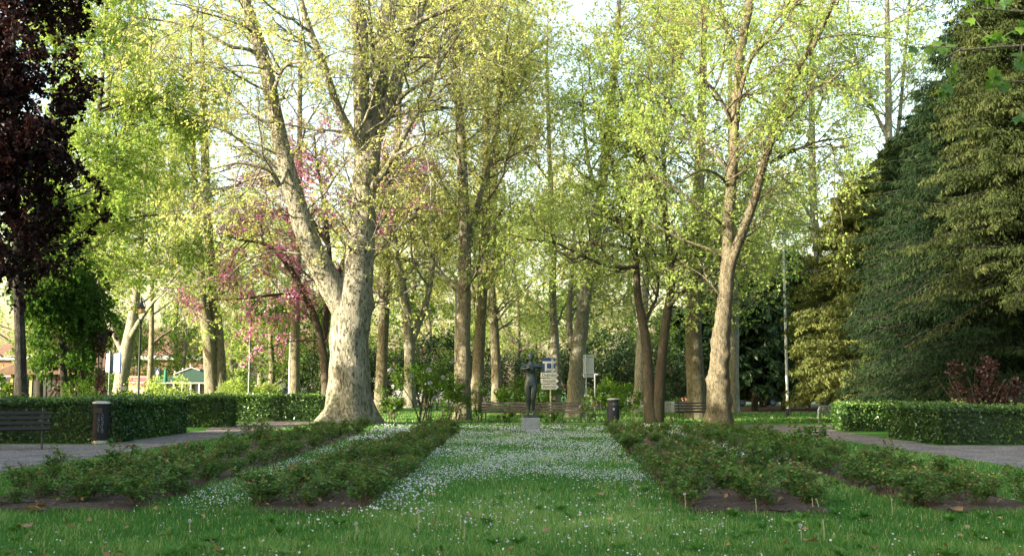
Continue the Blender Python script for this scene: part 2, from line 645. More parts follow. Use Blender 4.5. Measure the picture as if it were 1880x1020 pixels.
def limb(Y, pts, dy=0.0, ext=0.0, lift=None):
    """main limb traced as (px, py, width px); depth goes from Y to Y + dy"""
    P, Rr = [], []
    n = len(pts)
    for i, (px, py, w) in enumerate(pts):
        yy = Y + dy * i / max(1, n - 1)
        P.append(pix(px, py, yy))
        Rr.append(w * 0.5 * yy / FPX)
    if ext:
        d = nrm(P[-1] - P[-2])
        r = Rr[-1]
        for e, f in ((0.5, 0.65), (1.0, 0.25)):
            P.append(P[-1] + (d + np.array([0.05, -0.06, 0.1])) * ext * 0.5)
            Rr.append(r * f)
    return np.array(P), np.array(Rr)


def tree(name, label, cat, limbs, seed, bark, leafmat, n1=1.5, L1=3.0, n2=6, L2=1.4, n3=6, L3=0.7, nl=16, leaf=0.13, zmin=3.5,
         flare=0.0, fh=0.5, bump=0.03, up=0.1, curl=0.02, droop=0.0, spread=1.05, rough_s=3.0, group=None, tint=(0.0, 1.0),
         blossom=None, zleaf=0.0, lw=0.36, keep=None, sprout=0, ft=3, burls=None):
    """tree = root empty > trunk (limbs, branches, twigs), crown (leaves)"""
    rng = np.random.default_rng(seed)
    base = limbs[0][0][0].copy()
    base[2] = 0
    root = thing(name, label, cat, tuple(base), 0, group)
    TV, TF, off = [], [], 0

    def push(V, F):
        nonlocal off
        TV.append(V)
        TF.append(F + off)
        off += len(V)
    OO, TT, RR, WW = [], [], [], []
    for li, (P, Rr) in enumerate(limbs):
        Lg = np.sum(np.linalg.norm(np.diff(P, axis=0), axis=1))
        k = max(8, int(Lg / (0.09 if burls and li == 0 else 0.28)))
        m = 28 if burls and li == 0 else 20 if Rr[0] > 0.3 else (14 if Rr[0] > 0.1 else 8)
        Q, q, Lg = resample(P, Rr, k)
        mult = wavy(rng, k, m, bump, rough_s * Lg / 6, ft)
        if li == 0 and flare:
            s = np.linspace(0, Lg, k)[:, None]
            th = (np.arange(m) * 2 * math.pi / m)[None, :]
            mult = mult * (1 + flare * np.exp(-s / fh) * (1 + 0.6 * np.cos(5 * th + 1.0) + 0.25 * np.cos(3 * th + 2.2)))
        if li == 0 and burls:
            nbu, smax, amp, size = burls
            s = np.linspace(0, Lg, k)[:, None]
            th = (np.arange(m) * 2 * math.pi / m)[None, :]
            for _ in range(nbu):
                s0, t0 = rng.uniform(0.1, smax), rng.uniform(0, 2 * math.pi)
                dt = np.angle(np.exp(1j * (th - t0))) * np.mean(q[:5])
                w_ = size * rng.uniform(0.6, 1.4)
                mult = mult + amp * rng.uniform(0.3, 1.0) * np.exp(-(dt ** 2 + (s - s0) ** 2) / w_ ** 2)
        V, F = tubes(Q[None], q[None], m, mult[None])
        push(V, F)
        nb = int(Lg * n1)
        if nb:
            O, T, r, t = along(rng, Q[None], q[None], nb, 0.05, 0.99)
            ok = (O[:, 2] > zmin)
            if sprout:
                ok |= rng.random(len(O)) < sprout
            O, T, r, t = O[ok], T[ok], r[ok], t[ok]
            OO.append(O); TT.append(T); RR.append(r); WW.append(1.15 - 0.5 * t)
    O, T, r, w = np.concatenate(OO), np.concatenate(TT), np.concatenate(RR), np.concatenate(WW)
    ctr = base
    o = O - ctr
    o[:, 2] = 0
    o = nrm(o + rng.normal(size=o.shape) * 0.4)
    P1, R1 = spawn(rng, O, T, r, L1 * w * rng.uniform(0.55, 1.25, len(O)), 7, spread, up, curl, 0.16, o, 0.5)
    V, F = tubes(P1, R1, 5)
    push(V, F)
    O, T, r, t = along(rng, P1, R1, n2, 0.2, 1.0)
    P2, R2 = spawn(rng, O, T, r, L2 * (1.2 - 0.6 * t) * rng.uniform(0.6, 1.2, len(O)), 5, 0.8, up * 0.5, curl - droop * 0.3, 0.2)
    V, F = tubes(P2, R2, 4)
    push(V, F)
    O, T, r, t = along(rng, P2, R2, n3, 0.15, 1.0)
    P3, R3 = spawn(rng, O, T, r, L3 * rng.uniform(0.5, 1.2, len(O)), 4, 0.8, -droop, -droop * 0.5, 0.25, thin=0.006)
    V, F = tubes(P3, R3 * 0.9, 3)
    push(V, F)
    trunk = mk('trunk', np.concatenate(TV), None, np.concatenate(TF), bark, root, smooth=True, base=base)
    O, T, r, t = along(rng, P3, R3, nl, 0.4, 1.0)
    ok = np.ones(len(O), bool)
    if zleaf:
        ok &= O[:, 2] > zleaf
    if keep is not None:
        ok &= keep(O)
    O, T = O[ok], T[ok]
    n = len(O)
    D = nrm(T * 0.6 + rng.normal(size=(n, 3)) * 0.7 + np.array([0, 0, -0.15 - droop]))
    C = O + rng.normal(size=(n, 3)) * leaf * 0.3
    V, F = leaf_faces(rng, C, D, leaf * rng.uniform(0.45, 1.45, n), lw)
    # clumps: tint follows the branch the leaf sits on, plus its own variation
    clump = np.repeat(rng.random(len(P2)), n3 * nl)[ok]
    tn = tint[0] + (tint[1] - tint[0]) * np.clip(0.55 * clump + 0.45 * rng.random(n), 0, 1)
    mk('crown', V, F, None, leafmat, root, np.repeat(tn, 4), base=base)
    if blossom:
        mat, frac = blossom
        O, T, r, t = along(rng, P2, R2, int(frac), 0.0, 1.0)
        n = len(O)
        V, F = leaf_faces(rng, O + rng.normal(size=(n, 3)) * 0.045, rng.normal(size=(n, 3)), 0.085 * rng.uniform(0.6, 1.3, n), 0.5)
        mk('blossom', V, F, None, mat, root, np.repeat(rng.random(n), 4), base=base)
    return root


def trunkline(x, Y, h, lean=0.0, r=0.3, seed=0):
    rng = np.random.default_rng(seed + 999)
    z = np.array([0, 0.12, 0.3, 0.55, 0.8, 1.0]) * h
    P = np.stack([x + lean * z + np.concatenate([[0], rng.normal(size=5) * 0.12]), Y + np.concatenate([[0], rng.normal(size=5) * 0.12]), z], 1)
    return P, r * np.array([1.25, 1.0, 0.88, 0.65, 0.35, 0.12])


# ------------------------------------------------------------------ the setting
def sheet(name, poly, z, mat, kind='structure', sub=0, hump=None, label=None):
    bm = bmesh.new()
    vs = [bm.verts.new((p[0], p[1], z)) for p in poly]
    f = bm.faces.new(vs)
    bmesh.ops.recalc_face_normals(bm, faces=bm.faces[:])
    if f.normal.z < 0:
        f.normal_flip()
    me = bpy.data.meshes.new(name)
    bm.to_mesh(me)
    bm.free()
    me.materials.append(mat)
    o = bpy.data.objects.new(name, me)
    COL.objects.link(o)
    o['kind'] = kind
    return o


sheet('ground', [(-900, -300), (900, -300), (900, 1500), (-900, 1500)], 0.0, M['lawn'])


def ragged(poly, seed, amp=0.07, step=0.35):
    rng = np.random.default_rng(seed)
    out = []
    for (a, b) in zip(poly, poly[1:] + poly[:1]):
        a, b = np.array(a, float), np.array(b, float)
        n = max(1, int(np.linalg.norm(b - a) / step))
        for i in range(n):
            out.append(tuple(a + (b - a) * i / n + rng.normal(size=2) * amp))
    return out


LPATH = [(-26, 9), (-7.8, 9), (-7.6, 30), (-7.5, 38), (-6.9, 42.4), (-7.2, 43.6), (-9.6, 43.8), (-10.6, 39), (-9.5, 34), (-9.2, 25), (-26, 25.2)]
RPATH = [(26, 9), (8.0, 9), (8.1, 30), (8.0, 34.5), (6.4, 37.6), (5.0, 39.2), (16, 39.4), (16, 37.4), (10.2, 36.2), (9.9, 33), (9.6, 28), (9.5, 24.4), (26, 24.4)]
sheet('gravel_path', ragged(LPATH, 1), 0.006, M['gravel'])
sheet('gravel_path', ragged(RPATH, 2), 0.006, M['gravel'])
sheet('gravel_path', ragged([(-2.6, 40.9), (4.9, 40.9), (4.9, 42.6), (-2.6, 42.6)], 3, 0.1), 0.004, M['gravel'])
sheet('footpath', ragged([(-30, 60), (40, 60), (40, 61.6), (-30, 61.6)], 4, 0.08, 1.0), 0.005, M['gravel'])
sheet('bare_earth', ragged([(12, 63), (40, 62.5), (40, 90), (13, 88), (11.5, 74)], 5, 0.5, 1.2), 0.008, M['dirt'])
sheet('road', [(-120, 86), (120, 86), (120, 94), (-120, 94)], 0.006, M['asphalt'])

BEDS = {   # rose beds on the lawn: near x0, near x1, far x0, far x1, Y near, Y far
    'a': (-5.75, -3.75, -5.6, -4.35, 11.0, 33.0),
    'b': (-2.65, -1.45, -2.7, -1.6, 10.9, 33.5),
    'c': (1.75, 3.2, 2.9, 4.2, 10.9, 33.5),
    'd': (4.2, 5.4, 4.65, 6.1, 10.9, 32.5),
}


def in_bed(x, y, pad=0.0):
    r = np.zeros(x.shape, bool)
    for a0, a1, b0, b1, y0, y1 in BEDS.values():
        t = np.clip((y - y0) / (y1 - y0), 0, 1)
        r |= (y > y0 - pad) & (y < y1 + pad) & (x > a0 + (b0 - a0) * t - pad) & (x < a1 + (b1 - a1) * t + pad)
    return r


def soil_bed(key):
    a0, a1, b0, b1, y0, y1 = BEDS[key]
    rng = np.random.default_rng(ord(key))
    nx, ny = 26, 240
    u, v = np.meshgrid(np.linspace(0, 1, nx), np.linspace(0, 1, ny))
    v = v ** 1.6
    y = y0 + (y1 - y0) * v
    xa, xb = a0 + (b0 - a0) * v, a1 + (b1 - a1) * v
    x = xa + (xb - xa) * u
    edge = np.minimum(np.minimum(u, 1 - u) * (xb - xa), np.minimum(v, 1 - v) * (y1 - y0))
    z = 0.03 + 0.035 * np.clip(edge / 0.25, 0, 1) + rng.normal(size=u.shape) * 0.006
    z[edge < 1e-6] = -0.02
    x = x + rng.normal(size=u.shape) * 0.008
    y = y + rng.normal(size=u.shape) * 0.008
    V = np.stack([x, y, z], -1).reshape(-1, 3)
    i = (np.arange(ny - 1)[:, None] * nx + np.arange(nx - 1)[None, :]).ravel()
    F = np.stack([i, i + 1, i + nx + 1, i + nx], 1)
    o = mk('soil_bed', V, None, F, M['soil'], smooth=True)
    o['kind'] = 'structure'


for k_ in BEDS:
    soil_bed(k_)


# ------------------------------------------------------------------ grass, daisies, dandelions, dry leaves
def blades(name, seed, bands, label_kind='stuff'):
    rng = np.random.default_rng(seed)
    Vs, Fs, Ts, off = [], [], [], 0
    for (y0, y1, x0, x1, dens, h, w) in bands:
        n = int((y1 - y0) * (x1 - x0) * dens)
        x = rng.uniform(x0, x1, n)
        y = rng.uniform(y0, y1, n)
        ok = (np.abs(x) < 0.49 * y + 2.2) & ~in_bed(x, y, -0.08)
        ok &= ~((x > -2.6) & (x < 4.9) & (y > 40.9) & (y < 42.6))
        ok &= ~((x > 5.0) & (y > 37.2) & (y < 39.5)) & ~((x > 6.4) & (y > 36.0) & (y < 39.5))
        ok &= ~((x < -7.4) & (y < 44)) & ~((x > 7.9) & (y < 39.5))
        x, y = x[ok], y[ok]
        n = len(x)
        tuft = np.sin(x * 3.1 + np.sin(y * 2.3) * 2) * np.sin(y * 2.7 + np.cos(x * 1.9) * 2)
        tuft2 = np.sin(x * 0.9 + 1.3) * np.sin(y * 0.7 + 0.4)
        hh = h * (0.75 + 0.35 * tuft) * rng.uniform(0.5, 1.3, n)
        a = rng.uniform(0, 2 * math.pi, n)
        lean = rng.uniform(0.1, 0.75, n) * hh
        la = rng.uniform(0, 2 * math.pi, n)
        ww = w * rng.uniform(0.6, 1.3, n)
        V = np.empty((n, 5, 3))
        c = np.stack([x, y, np.zeros(n)], 1)
        s = np.stack([np.cos(a), np.sin(a) * 0.6, np.zeros(n)], 1) * ww[:, None] * 0.5
        ld = np.stack([np.cos(la), np.sin(la), np.zeros(n)], 1) * lean[:, None]
        up = np.stack([np.zeros(n), np.zeros(n), hh], 1)
        V[:, 0] = c - s
        V[:, 1] = c + s
        V[:, 2] = c + s * 0.8 + up * 0.6 + ld * 0.35
        V[:, 3] = c - s * 0.8 + up * 0.6 + ld * 0.35
        V[:, 4] = c + up + ld
        b = off + np.arange(n)[:, None] * 5
        Fs.append(np.concatenate([b + np.array([0, 1, 2]), b + np.array([0, 2, 3]), b + np.array([3, 2, 4])]))
        Vs.append(V.reshape(-1, 3))
        tt = np.clip(0.45 + 0.26 * tuft2 + 0.2 * tuft + rng.normal(size=n) * 0.22, 0, 1)
        tt = np.where(rng.random(n) < 0.09, 1.0, np.minimum(tt, 0.93))
        Ts.append(np.repeat(tt, 5))
        off += n * 5
    o = mk(name, np.concatenate(Vs), np.concatenate(Fs), None, M['grass'], None, np.concatenate(Ts))
    return tag(o, 'short green lawn grass growing around the rose beds', 'grass', kind='stuff')


blades('grass', 5, [
    (6.2, 8.6, -6.4, 6.4, 2900, 0.085, 0.006),
    (8.6, 11.2, -7.5, 7.8, 1700, 0.08, 0.007),
    (11.2, 15, -7.6, 8.0, 850, 0.075, 0.009),
    (15, 22, -7.6, 8.0, 360, 0.075, 0.013),
    (22, 33, -7.6, 8.1, 150, 0.075, 0.02),
    (33, 42, -7.6, 8.1, 90, 0.08, 0.03),
    (42.6, 62, -8, 17, 40, 0.11, 0.04),
])


def flower_heads(name, seed, zones, label):
    rng = np.random.default_rng(seed)
    P, S = [], []
    for (y0, y1, f0, f1, n, h0, h1, r) in zones:
        y = rng.uniform(y0, y1, n)
        u = rng.random(n)
        x0, x1 = f0(y), f1(y)
        x = x0 + (x1 - x0) * u
        y = y + np.sin(x * 1.7 + 1) * 0.7 + np.sin(x * 4.3) * 0.35 + rng.normal(size=n) * 0.3
        pat = np.sin(x * 2.1 + 1.7 * np.sin(y * 0.8)) + np.sin(y * 1.3 + x * 0.7 + 0.8) + np.sin(x * 5.0 - y * 0.9) * 0.6
        ok = (pat + rng.normal(size=n) * 1.1 > -0.5) & ~in_bed(x, y, -0.02)
        x, y = x[ok], y[ok]
        P.append(np.stack([x, y, rng.uniform(h0, h1, len(x))], 1))
        S.append(r * rng.uniform(0.6, 1.25, len(x)))
    P, S = np.concatenate(P), np.concatenate(S)
    n = len(P)
    Nn = rng.normal(size=(n, 3)) * 0.55 + np.array([0, -0.35, 0.9])
    Nn = nrm(Nn)
    A = nrm(np.cross(Nn, np.array([1.0, 0.1, 0])))
    B = np.cross(Nn, A)
    ang = np.arange(5) * 2 * math.pi / 5
    V = np.empty((n, 6, 3))
    for i in range(5):
        V[:, i] = P + (A * math.cos(ang[i]) + B * math.sin(ang[i])) * S[:, None] - Nn * S[:, None] * 0.35
    V[:, 5] = P + Nn * S[:, None] * 0.45
    b = np.arange(n)[:, None] * 6
    F = np.concatenate([b + np.array([i, (i + 1) % 5, 5]) for i in range(5)])
    o = mk(name, V.reshape(-1, 3), F, None, M['white_petal'], None, np.repeat(rng.random(n), 6))
    return tag(o, label, 'flowers', kind='stuff')


def lerp(y, y0, y1, a, b):
    t = np.clip((y - y0) / (y1 - y0), 0, 1)
    return a + (b - a) * t


cst = lambda c: (lambda y: np.full_like(y, c))
flower_heads('daisies', 8, [
    (14.3, 19, lambda y: cst(-1.42)(y), lambda y: lerp(y, 11, 33.5, 1.65, 2.75), 6500, 0.05, 0.11, 0.0075),
    (19, 33, lambda y: cst(-1.5)(y), lambda y: lerp(y, 11, 33.5, 1.65, 2.75), 10500, 0.05, 0.11, 0.0098),
    (10.8, 14.3, cst(-1.4), cst(-0.8), 420, 0.06, 0.12, 0.012),
    (33, 37, cst(-4.5), cst(5.5), 1600, 0.06, 0.12, 0.02),
    (10.8, 25, lambda y: lerp(y, 11, 33, -3.5, -4.1), cst(-2.7), 3600, 0.05, 0.12, 0.0078),
    (25, 33, lambda y: lerp(y, 11, 33, -3.5, -4.1), cst(-2.7), 1300, 0.06, 0.13, 0.018),
    (17, 33, lambda y: lerp(y, 11, 33.5, 3.35, 4.2), lambda y: lerp(y, 11, 32.5, 4.0, 5.2), 900, 0.06, 0.13, 0.018),
    (6.9, 14.0, cst(-1.9), cst(1.8), 950, 0.05, 0.1, 0.009),
    (6.9, 11, cst(-4), cst(4.5), 420, 0.05, 0.1, 0.0085),
], 'carpet of small white daisies in the lawn between the rose beds')

# dandelion clocks and bare stalks: each its own thing
DL = ['white dandelion clock on a tall stalk in the short grass', 'bare pale dandelion stalk standing in the grass']


def dandelion(px, py, h, clock, k, bend=0.0, lab=None):
    p = gnd(px, py)
    t = thing('dandelion', lab, 'dandelion', (p[0], p[1], 0), 0, 'dandelions in the lawn')
    b = PB()
    top = Vector((bend * 1.2, 0.01, h - abs(bend) * 0.6))
    b.tube([(0, 0, 0), (0.006 + bend * 0.1, 0, h * 0.5), (bend * 0.6, 0, h), tuple(top)] if bend else [(0, 0, 0), (0.004, 0, h * 0.5), tuple(top)], 0.0042, 5)
    b.build('stalk', M_stalk, t)
    if clock:
        rng = np.random.default_rng(k)
        d = nrm(rng.normal(size=(90, 3)))
        c = np.tile(np.array(top), (90, 1)) + d * 0.006
        V, F = leaf_faces(rng, c, d, np.full(90, 0.011), 0.3)
        mk('seed_head', V, F, None, M['white_petal'], t, np.repeat(rng.random(90), 4))
    return t


M_stalk = mat_plain('dandelion_stalk', (0.30, 0.30, 0.17), 0.7)
for i_, (px_, py_, h_, c_, bd_, lab_) in enumerate([
    (768, 985, 0.21, 1, 0, 'tall white dandelion clock in the lawn before the inner rose bed'),
    (653, 990, 0.13, 1, 0, 'short white dandelion clock amid the daisies in the lawn'),
    (347, 985, 0.13, 1, 0, 'white dandelion clock on the lawn below the daisy strip'),
    (433, 875, 0.18, 1, 0, 'slender dandelion clock at the head of the narrow daisy strip'),
    (441, 876, 0.17, 1, 0, 'dandelion clock a hand away from the slender one by the narrow daisy strip'),
    (1165, 905, 0.19, 1, 0, 'dandelion clock at the corner of the rose bed beside the daisy lane'),
    (1172, 918, 0.16, 1, -0.07, 'crooked dandelion with a drooping stalk beside the daisy lane'),
    (845, 975, 0.2, 0, -0.02, 'leaning bare dandelion stalk in the middle of the lawn'),
    (851, 1000, 0.14, 0, 0.01, 'bare dandelion stalk close to the camera in the middle of the lawn'),
    (1388, 943, 0.15, 0, 0, 'bare dandelion stalk standing straight at the soil edge of the rose bed'),
    (1492, 940, 0.14, 0, 0, 'stout bare dandelion stalk at the corner of the rose bed'),
    (1502, 940, 0.14, 0, -0.02, 'bent stout dandelion stalk at the corner of the rose bed'),
    (1638, 950, 0.19, 0, 0, 'tall bare dandelion stalk in the grass gap between two rose beds'),
    (1258, 940, 0.18, 1, 0, 'dandelion clock at the near soil edge of the rose bed'),
    (1471, 1000, 0.15, 1, 0, 'dandelion clock alone in the close grass'),
    (1513, 1000, 0.2, 0, 0, 'tall thin bare stalk alone in the close grass'),
]):
    dandelion(px_, py_, h_, c_, i_, bd_, lab_)


def dry_leaf(px, py, size, rz, lab, seed):
    rng = np.random.default_rng(seed)
    n = 15
    a = np.linspace(0, 2 * math.pi, n, endpoint=False)
    r = size * (0.62 + 0.38 * np.abs(np.cos(2.5 * a)))
    z = 0.045 + 0.35 * size * (np.cos(a * 2 + 0.5) * 0.5 + 0.5) + rng.normal(size=n) * size * 0.06
    V = np.vstack([[0, 0, 0.04], np.stack([np.cos(a) * r, np.sin(a) * r, z], 1)])
    F = np.array([[0, 1 + i, 1 + (i + 1) % n] for i in range(n)])
    p = gnd(px, py)
    o = mk('dry_leaf', V, F, None, M['dead_leaf'], None, rng.random(n + 1))
    o.location = (p[0], p[1], 0.02)
    o.rotation_euler = (0.15, 0.1, rz)
    tag(o, lab, 'leaf', 'fallen dry leaves')


dry_leaf(1750, 946, 0.10, 0.3, 'curled brown dry leaf on the grass before the outer rose bed', 1)
dry_leaf(60, 946, 0.09, 1.9, 'large pale dry leaf by the soil edge of the outer rose bed', 2)
dry_leaf(42, 978, 0.08, 0.9, 'flat tan dry leaf lying in the close grass', 3)
dry_leaf(1488, 1008, 0.07, 2.2, 'whitish dry leaf lying low in the close grass', 4)
dry_leaf(1102, 918, 0.06, 4.0, 'small dark brown dry leaf in the middle of the lawn', 5)
dry_leaf(75, 938, 0.06, 2.9, 'small dry leaf at the soil edge of the outer rose bed', 6)


def scatter(name, seed, n, label, cat, mat, mode):
    rng = np.random.default_rng(seed)
    y = 6.8 + 30 * rng.random(n) ** 1.7
    x = rng.uniform(-1, 1, n) * np.minimum(7.4, 0.5 * y)
    if mode == 'litter':
        b = in_bed(x, y)
        ok = b | (rng.random(n) < 0.16)
        x, y = x[ok], y[ok]
        m = len(x)
        C = np.stack([x, y, np.where(in_bed(x, y), 0.085, 0.055)], 1)
        D = nrm(rng.normal(size=(m, 3)) * np.array([1, 1, 0.35]))
        V, F = leaf_faces(rng, C, D, rng.uniform(0.025, 0.075, m), 0.38, 0.2, 1.5)
        tn = rng.random(m)
    else:
        ok = ~in_bed(x, y, 0.1)
        x, y = x[ok], y[ok]
        k = 11
        m = len(x) * k
        r = np.repeat(rng.uniform(0.05, 0.12, len(x)), k)
        a = rng.uniform(0, 6.283, m)
        C = np.stack([np.repeat(x, k), np.repeat(y, k), np.full(m, 0.02)], 1)
        D = nrm(np.stack([np.cos(a), np.sin(a), rng.uniform(0.35, 1.1, m)], 1))
        V, F = leaf_faces(rng, C, D, r, 0.2, 0.12, 1.0)
        tn = np.clip(np.repeat(rng.random(len(x)), k) * 0.6 + rng.random(m) * 0.25, 0, 1)
    o = mk(name, V, F, None, mat, None, np.repeat(tn, 4))
    return tag(o, label, cat, kind='stuff')


scatter('leaf_litter', 31, 5200, 'dry leaf litter strewn on the soil of the rose beds and lawn', 'leaf litter', M['dead_leaf'], 'litter')
scatter('weeds', 32, 420, 'broad-leaved weeds growing through the short lawn grass', 'weeds', M['grass'], 'weeds')


# ------------------------------------------------------------------ rose bushes
def rose_variant(seed, label, group):
    rng = np.random.default_rng(seed)
    t = thing('rose_bush', label, 'rose bush', (0, 0, 0), 0, group)
    nc = 9
    O = np.stack([rng.normal(size=nc) * 0.06, rng.normal(size=nc) * 0.06, np.full(nc, 0.0)], 1)
    T = np.tile(np.array([0, 0, 1.0]), (nc, 1))
    P, Rr = spawn(rng, O, T, np.full(nc, 0.02), rng.uniform(0.36, 0.58, nc), 6, 0.5, 0.15, 0.03, 0.14, O, 1.5)
    Rr = np.maximum(Rr, 0.003)
    V1, F1 = tubes(P, Rr, 4)
    O, T, r, tt = along(rng, P, Rr, 5, 0.25, 1.0)
    P2, R2 = spawn(rng, O, T, r, rng.uniform(0.12, 0.24, len(O)), 4, 0.9, 0.1, -0.05, 0.2)
    V2, F2 = tubes(P2, np.maximum(R2, 0.0018), 3)
    mk('stems', np.concatenate([V1, V2]), None, np.concatenate([F1, F2 + len(V1)]), M_cane, t, smooth=True)
    O, T, r, tt = along(rng, P2, R2, 13, 0.1, 1.0)
    n = len(O)
    D = nrm(T * 0.5 + rng.normal(size=(n, 3)) * np.array([0.8, 0.8, 0.35]))
    C = O + rng.normal(size=(n, 3)) * 0.022
    V, F = leaf_faces(rng, C, D, rng.uniform(0.036, 0.075, n), 0.34, 0.1, 1.2)
    hz = np.clip((C[:, 2] - 0.34) / 0.2, 0, 1)
    tn = np.clip(0.08 + 0.6 * rng.random(n) + 0.38 * hz * rng.random(n) + 0.25 * (rng.random(n) < 0.07), 0, 1)
    mk('foliage', V, F, None, M['leaf_rose'], t, np.repeat(tn, 4))
    return t


M_cane = mat_plain('rose_cane', (0.09, 0.06, 0.035), 0.7)
RL = {'a': 'low rose bush in the outer bed along the gravel path with the graffiti bin',
      'b': 'low rose bush in the inner bed before the big plane tree',
      'c': 'low rose bush in the inner bed before the knobbly tree',
      'd': 'low rose bush in the outer bed facing the two clipped hedges'}
RG = {'a': 'rose bushes in the bed by the graffiti bin', 'b': 'rose bushes in the bed before the big plane tree',
      'c': 'rose bushes in the bed before the knobbly tree', 'd': 'rose bushes in the bed along the clipped hedges'}
protos = [rose_variant(40 + i, RL['a'], RG['a']) for i in range(6)]
used = set()
rr_ = random.Random(4)
for key in BEDS:
    a0, a1, b0, b1, y0, y1 = BEDS[key]
    y = y0 + 0.38
    while y < y1 - 0.1:
        t_ = (y - y0) / (y1 - y0)
        xa, xb = a0 + (b0 - a0) * t_, a1 + (b1 - a1) * t_
        if key == 'a':
            xa = max(xa, -0.49 * y - 0.8)
        if key == 'd':
            xb = min(xb, 0.49 * y + 0.8)
        step = 0.375 + 0.068 * (y - y0)
        nn = max(3, int(round((xb - xa) / (0.44 + 0.014 * (y - y0)))))
        for i in range(nn):
            x = xa + 0.08 + (xb - xa - 0.16) * (i / (nn - 1)) + rr_.uniform(-0.1, 0.1)
            vi = rr_.randrange(6)
            sc = rr_.uniform(0.5, 0.86) * (1 + 0.004 * (y - y0))
            if rr_.random() < 0.07:
                sc *= 1.5
            loc, rz = (x, y + rr_.uniform(-0.15, 0.15), 0.04), rr_.uniform(0, 6.28)
            if vi not in used:
                used.add(vi)
                o = protos[vi]
                o.location, o.rotation_euler, o.scale = loc, (0, 0, rz), (sc, sc, sc * rr_.uniform(0.58, 0.9))
                o['label'], o['group'] = RL[key], RG[key]
            else:
                dup(protos[vi], loc, rz, RL[key], RG[key], (sc, sc, sc * rr_.uniform(0.58, 0.9)))
        y += step


# ------------------------------------------------------------------ hedges
def hedge(name, label, rects, seed, dens=900, leaf=0.06, tint=(0, 1), base=None, matk='leaf_hedge'):
    """clipped hedge: lumpy core with a skin of small leaves, one mesh"""
    rng = np.random.default_rng(seed)
    Vc, Fc, off = [], [], 0
    LP, LN = [], []
    for (x0, x1, y0, y1, h) in rects:
        def face(o, a, b):
            nonlocal off
            o, a, b = np.array(o, float), np.array(a, float), np.array(b, float)
            la, lb = np.linalg.norm(a), np.linalg.norm(b)
            na, nb = max(2, int(la / 0.14)), max(2, int(lb / 0.14))
            u, v = np.meshgrid(np.linspace(0, 1, na), np.linspace(0, 1, nb))
            nn = nrm(np.cross(a, b))
            P = o + u[..., None] * a + v[..., None] * b
            d = np.sin(P[..., 0] * 3.1 + P[..., 2] * 2) * 0.02 + np.sin(P[..., 1] * 2.7 + P[..., 0] * 1.3 + 1) * 0.02
            Pc = P + nn * (d - 0.11)[..., None]
            i = (np.arange(nb - 1)[:, None] * na + np.arange(na - 1)[None, :]).ravel()
            Vc.append(Pc.reshape(-1, 3))
            Fc.append(np.stack([i, i + 1, i + na + 1, i + na], 1) + off)
            off += na * nb
            n = int(la * lb * dens)
            uu, vv = rng.random(n), rng.random(n)
            P = o + uu[:, None] * a + vv[:, None] * b
            d = np.sin(P[:, 0] * 3.1 + P[:, 2] * 2) * 0.025 + np.sin(P[:, 1] * 2.7 + P[:, 0] * 1.3 + 1) * 0.025
            cl = np.sin(P[:, 0] * 17 + np.sin(P[:, 2] * 13) * 2) * np.sin(P[:, 2] * 15 + P[:, 1] * 16 + np.cos(P[:, 0] * 9) * 2)
            LP.append(P + nn * (d - 0.035 + 0.03 * cl + rng.normal(size=n) * 0.03)[:, None])
            if nn[2] > 0.5:
                LP[-1][:, 2] += np.where(rng.random(n) < 0.06, rng.uniform(0.0, 0.11, n), 0) + 0.018 * np.sin(P[:, 0] * 1.9) * np.sin(P[:, 0] * 0.6 + P[:, 1])
            LN.append(np.tile(nn, (n, 1)))
        w, d = x1 - x0, y1 - y0
        face((x0, y0, 0.0), (w, 0, 0), (0, 0, h))
        face((x1, y0, 0.0), (0, d, 0), (0, 0, h))
        face((x1, y1, 0.0), (-w, 0, 0), (0, 0, h))
        face((x0, y1, 0.0), (0, -d, 0), (0, 0, h))
        face((x0, y0, h), (w, 0, 0), (0, d, 0))
    Vc, Fc = np.concatenate(Vc), np.concatenate(Fc)
    LP, LN = np.concatenate(LP), np.concatenate(LN)
    n = len(LP)
    D = nrm(LN * 0.55 + rng.normal(size=(n, 3)) * 0.8 + np.array([0, 0, 0.25]))
    V, F = leaf_faces(rng, LP, D, leaf * rng.uniform(0.6, 1.4, n), 0.36, 0.1)
    top = np.clip((LN[:, 2] > 0.5) * 0.25 + 0.75 * rng.random(n) ** 1.5 + 0.15 * np.sin(LP[:, 0] * 2.3 + LP[:, 1]) + 0.1, 0, 1)  # top leaves paler: sky light put into their tint
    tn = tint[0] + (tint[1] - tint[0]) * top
    b = base or (rects[0][0], rects[0][2], 0)
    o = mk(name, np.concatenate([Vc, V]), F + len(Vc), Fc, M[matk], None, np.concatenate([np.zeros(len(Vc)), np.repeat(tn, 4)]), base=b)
    return tag(o, label, 'hedge')


hedge('clipped_hedge', 'long dark clipped hedge behind the graffiti bin and the dark bench', [(-22, -9.25, 25.5, 27, 1.0), (-10.6, -9.45, 27.02, 32, 1.0)], 11)
hedge('clipped_hedge', 'short clipped hedge set back between the corner hedge and the far hedge', [(-12.4, -9.6, 36.8, 38.2, 1.0)], 12, 650, 0.075)
hedge('clipped_hedge', 'far clipped hedge running up to the base of the big plane tree', [(-13, -7.45, 44.2, 45.6, 1.02)], 13, 520, 0.085)
hedge('clipped_hedge', 'short sunlit clipped hedge beside the hoop rail and pale trunk', [(10.1, 13.4, 33.3, 34.7, 0.8)], 14, 800, 0.065)
hedge('clipped_hedge', 'long clipped hedge along the gravel in front of the copper red shrub', [(9.65, 22, 24.9, 26.3, 0.83), (9.75, 10.9, 26.32, 28.6, 0.83)], 15)


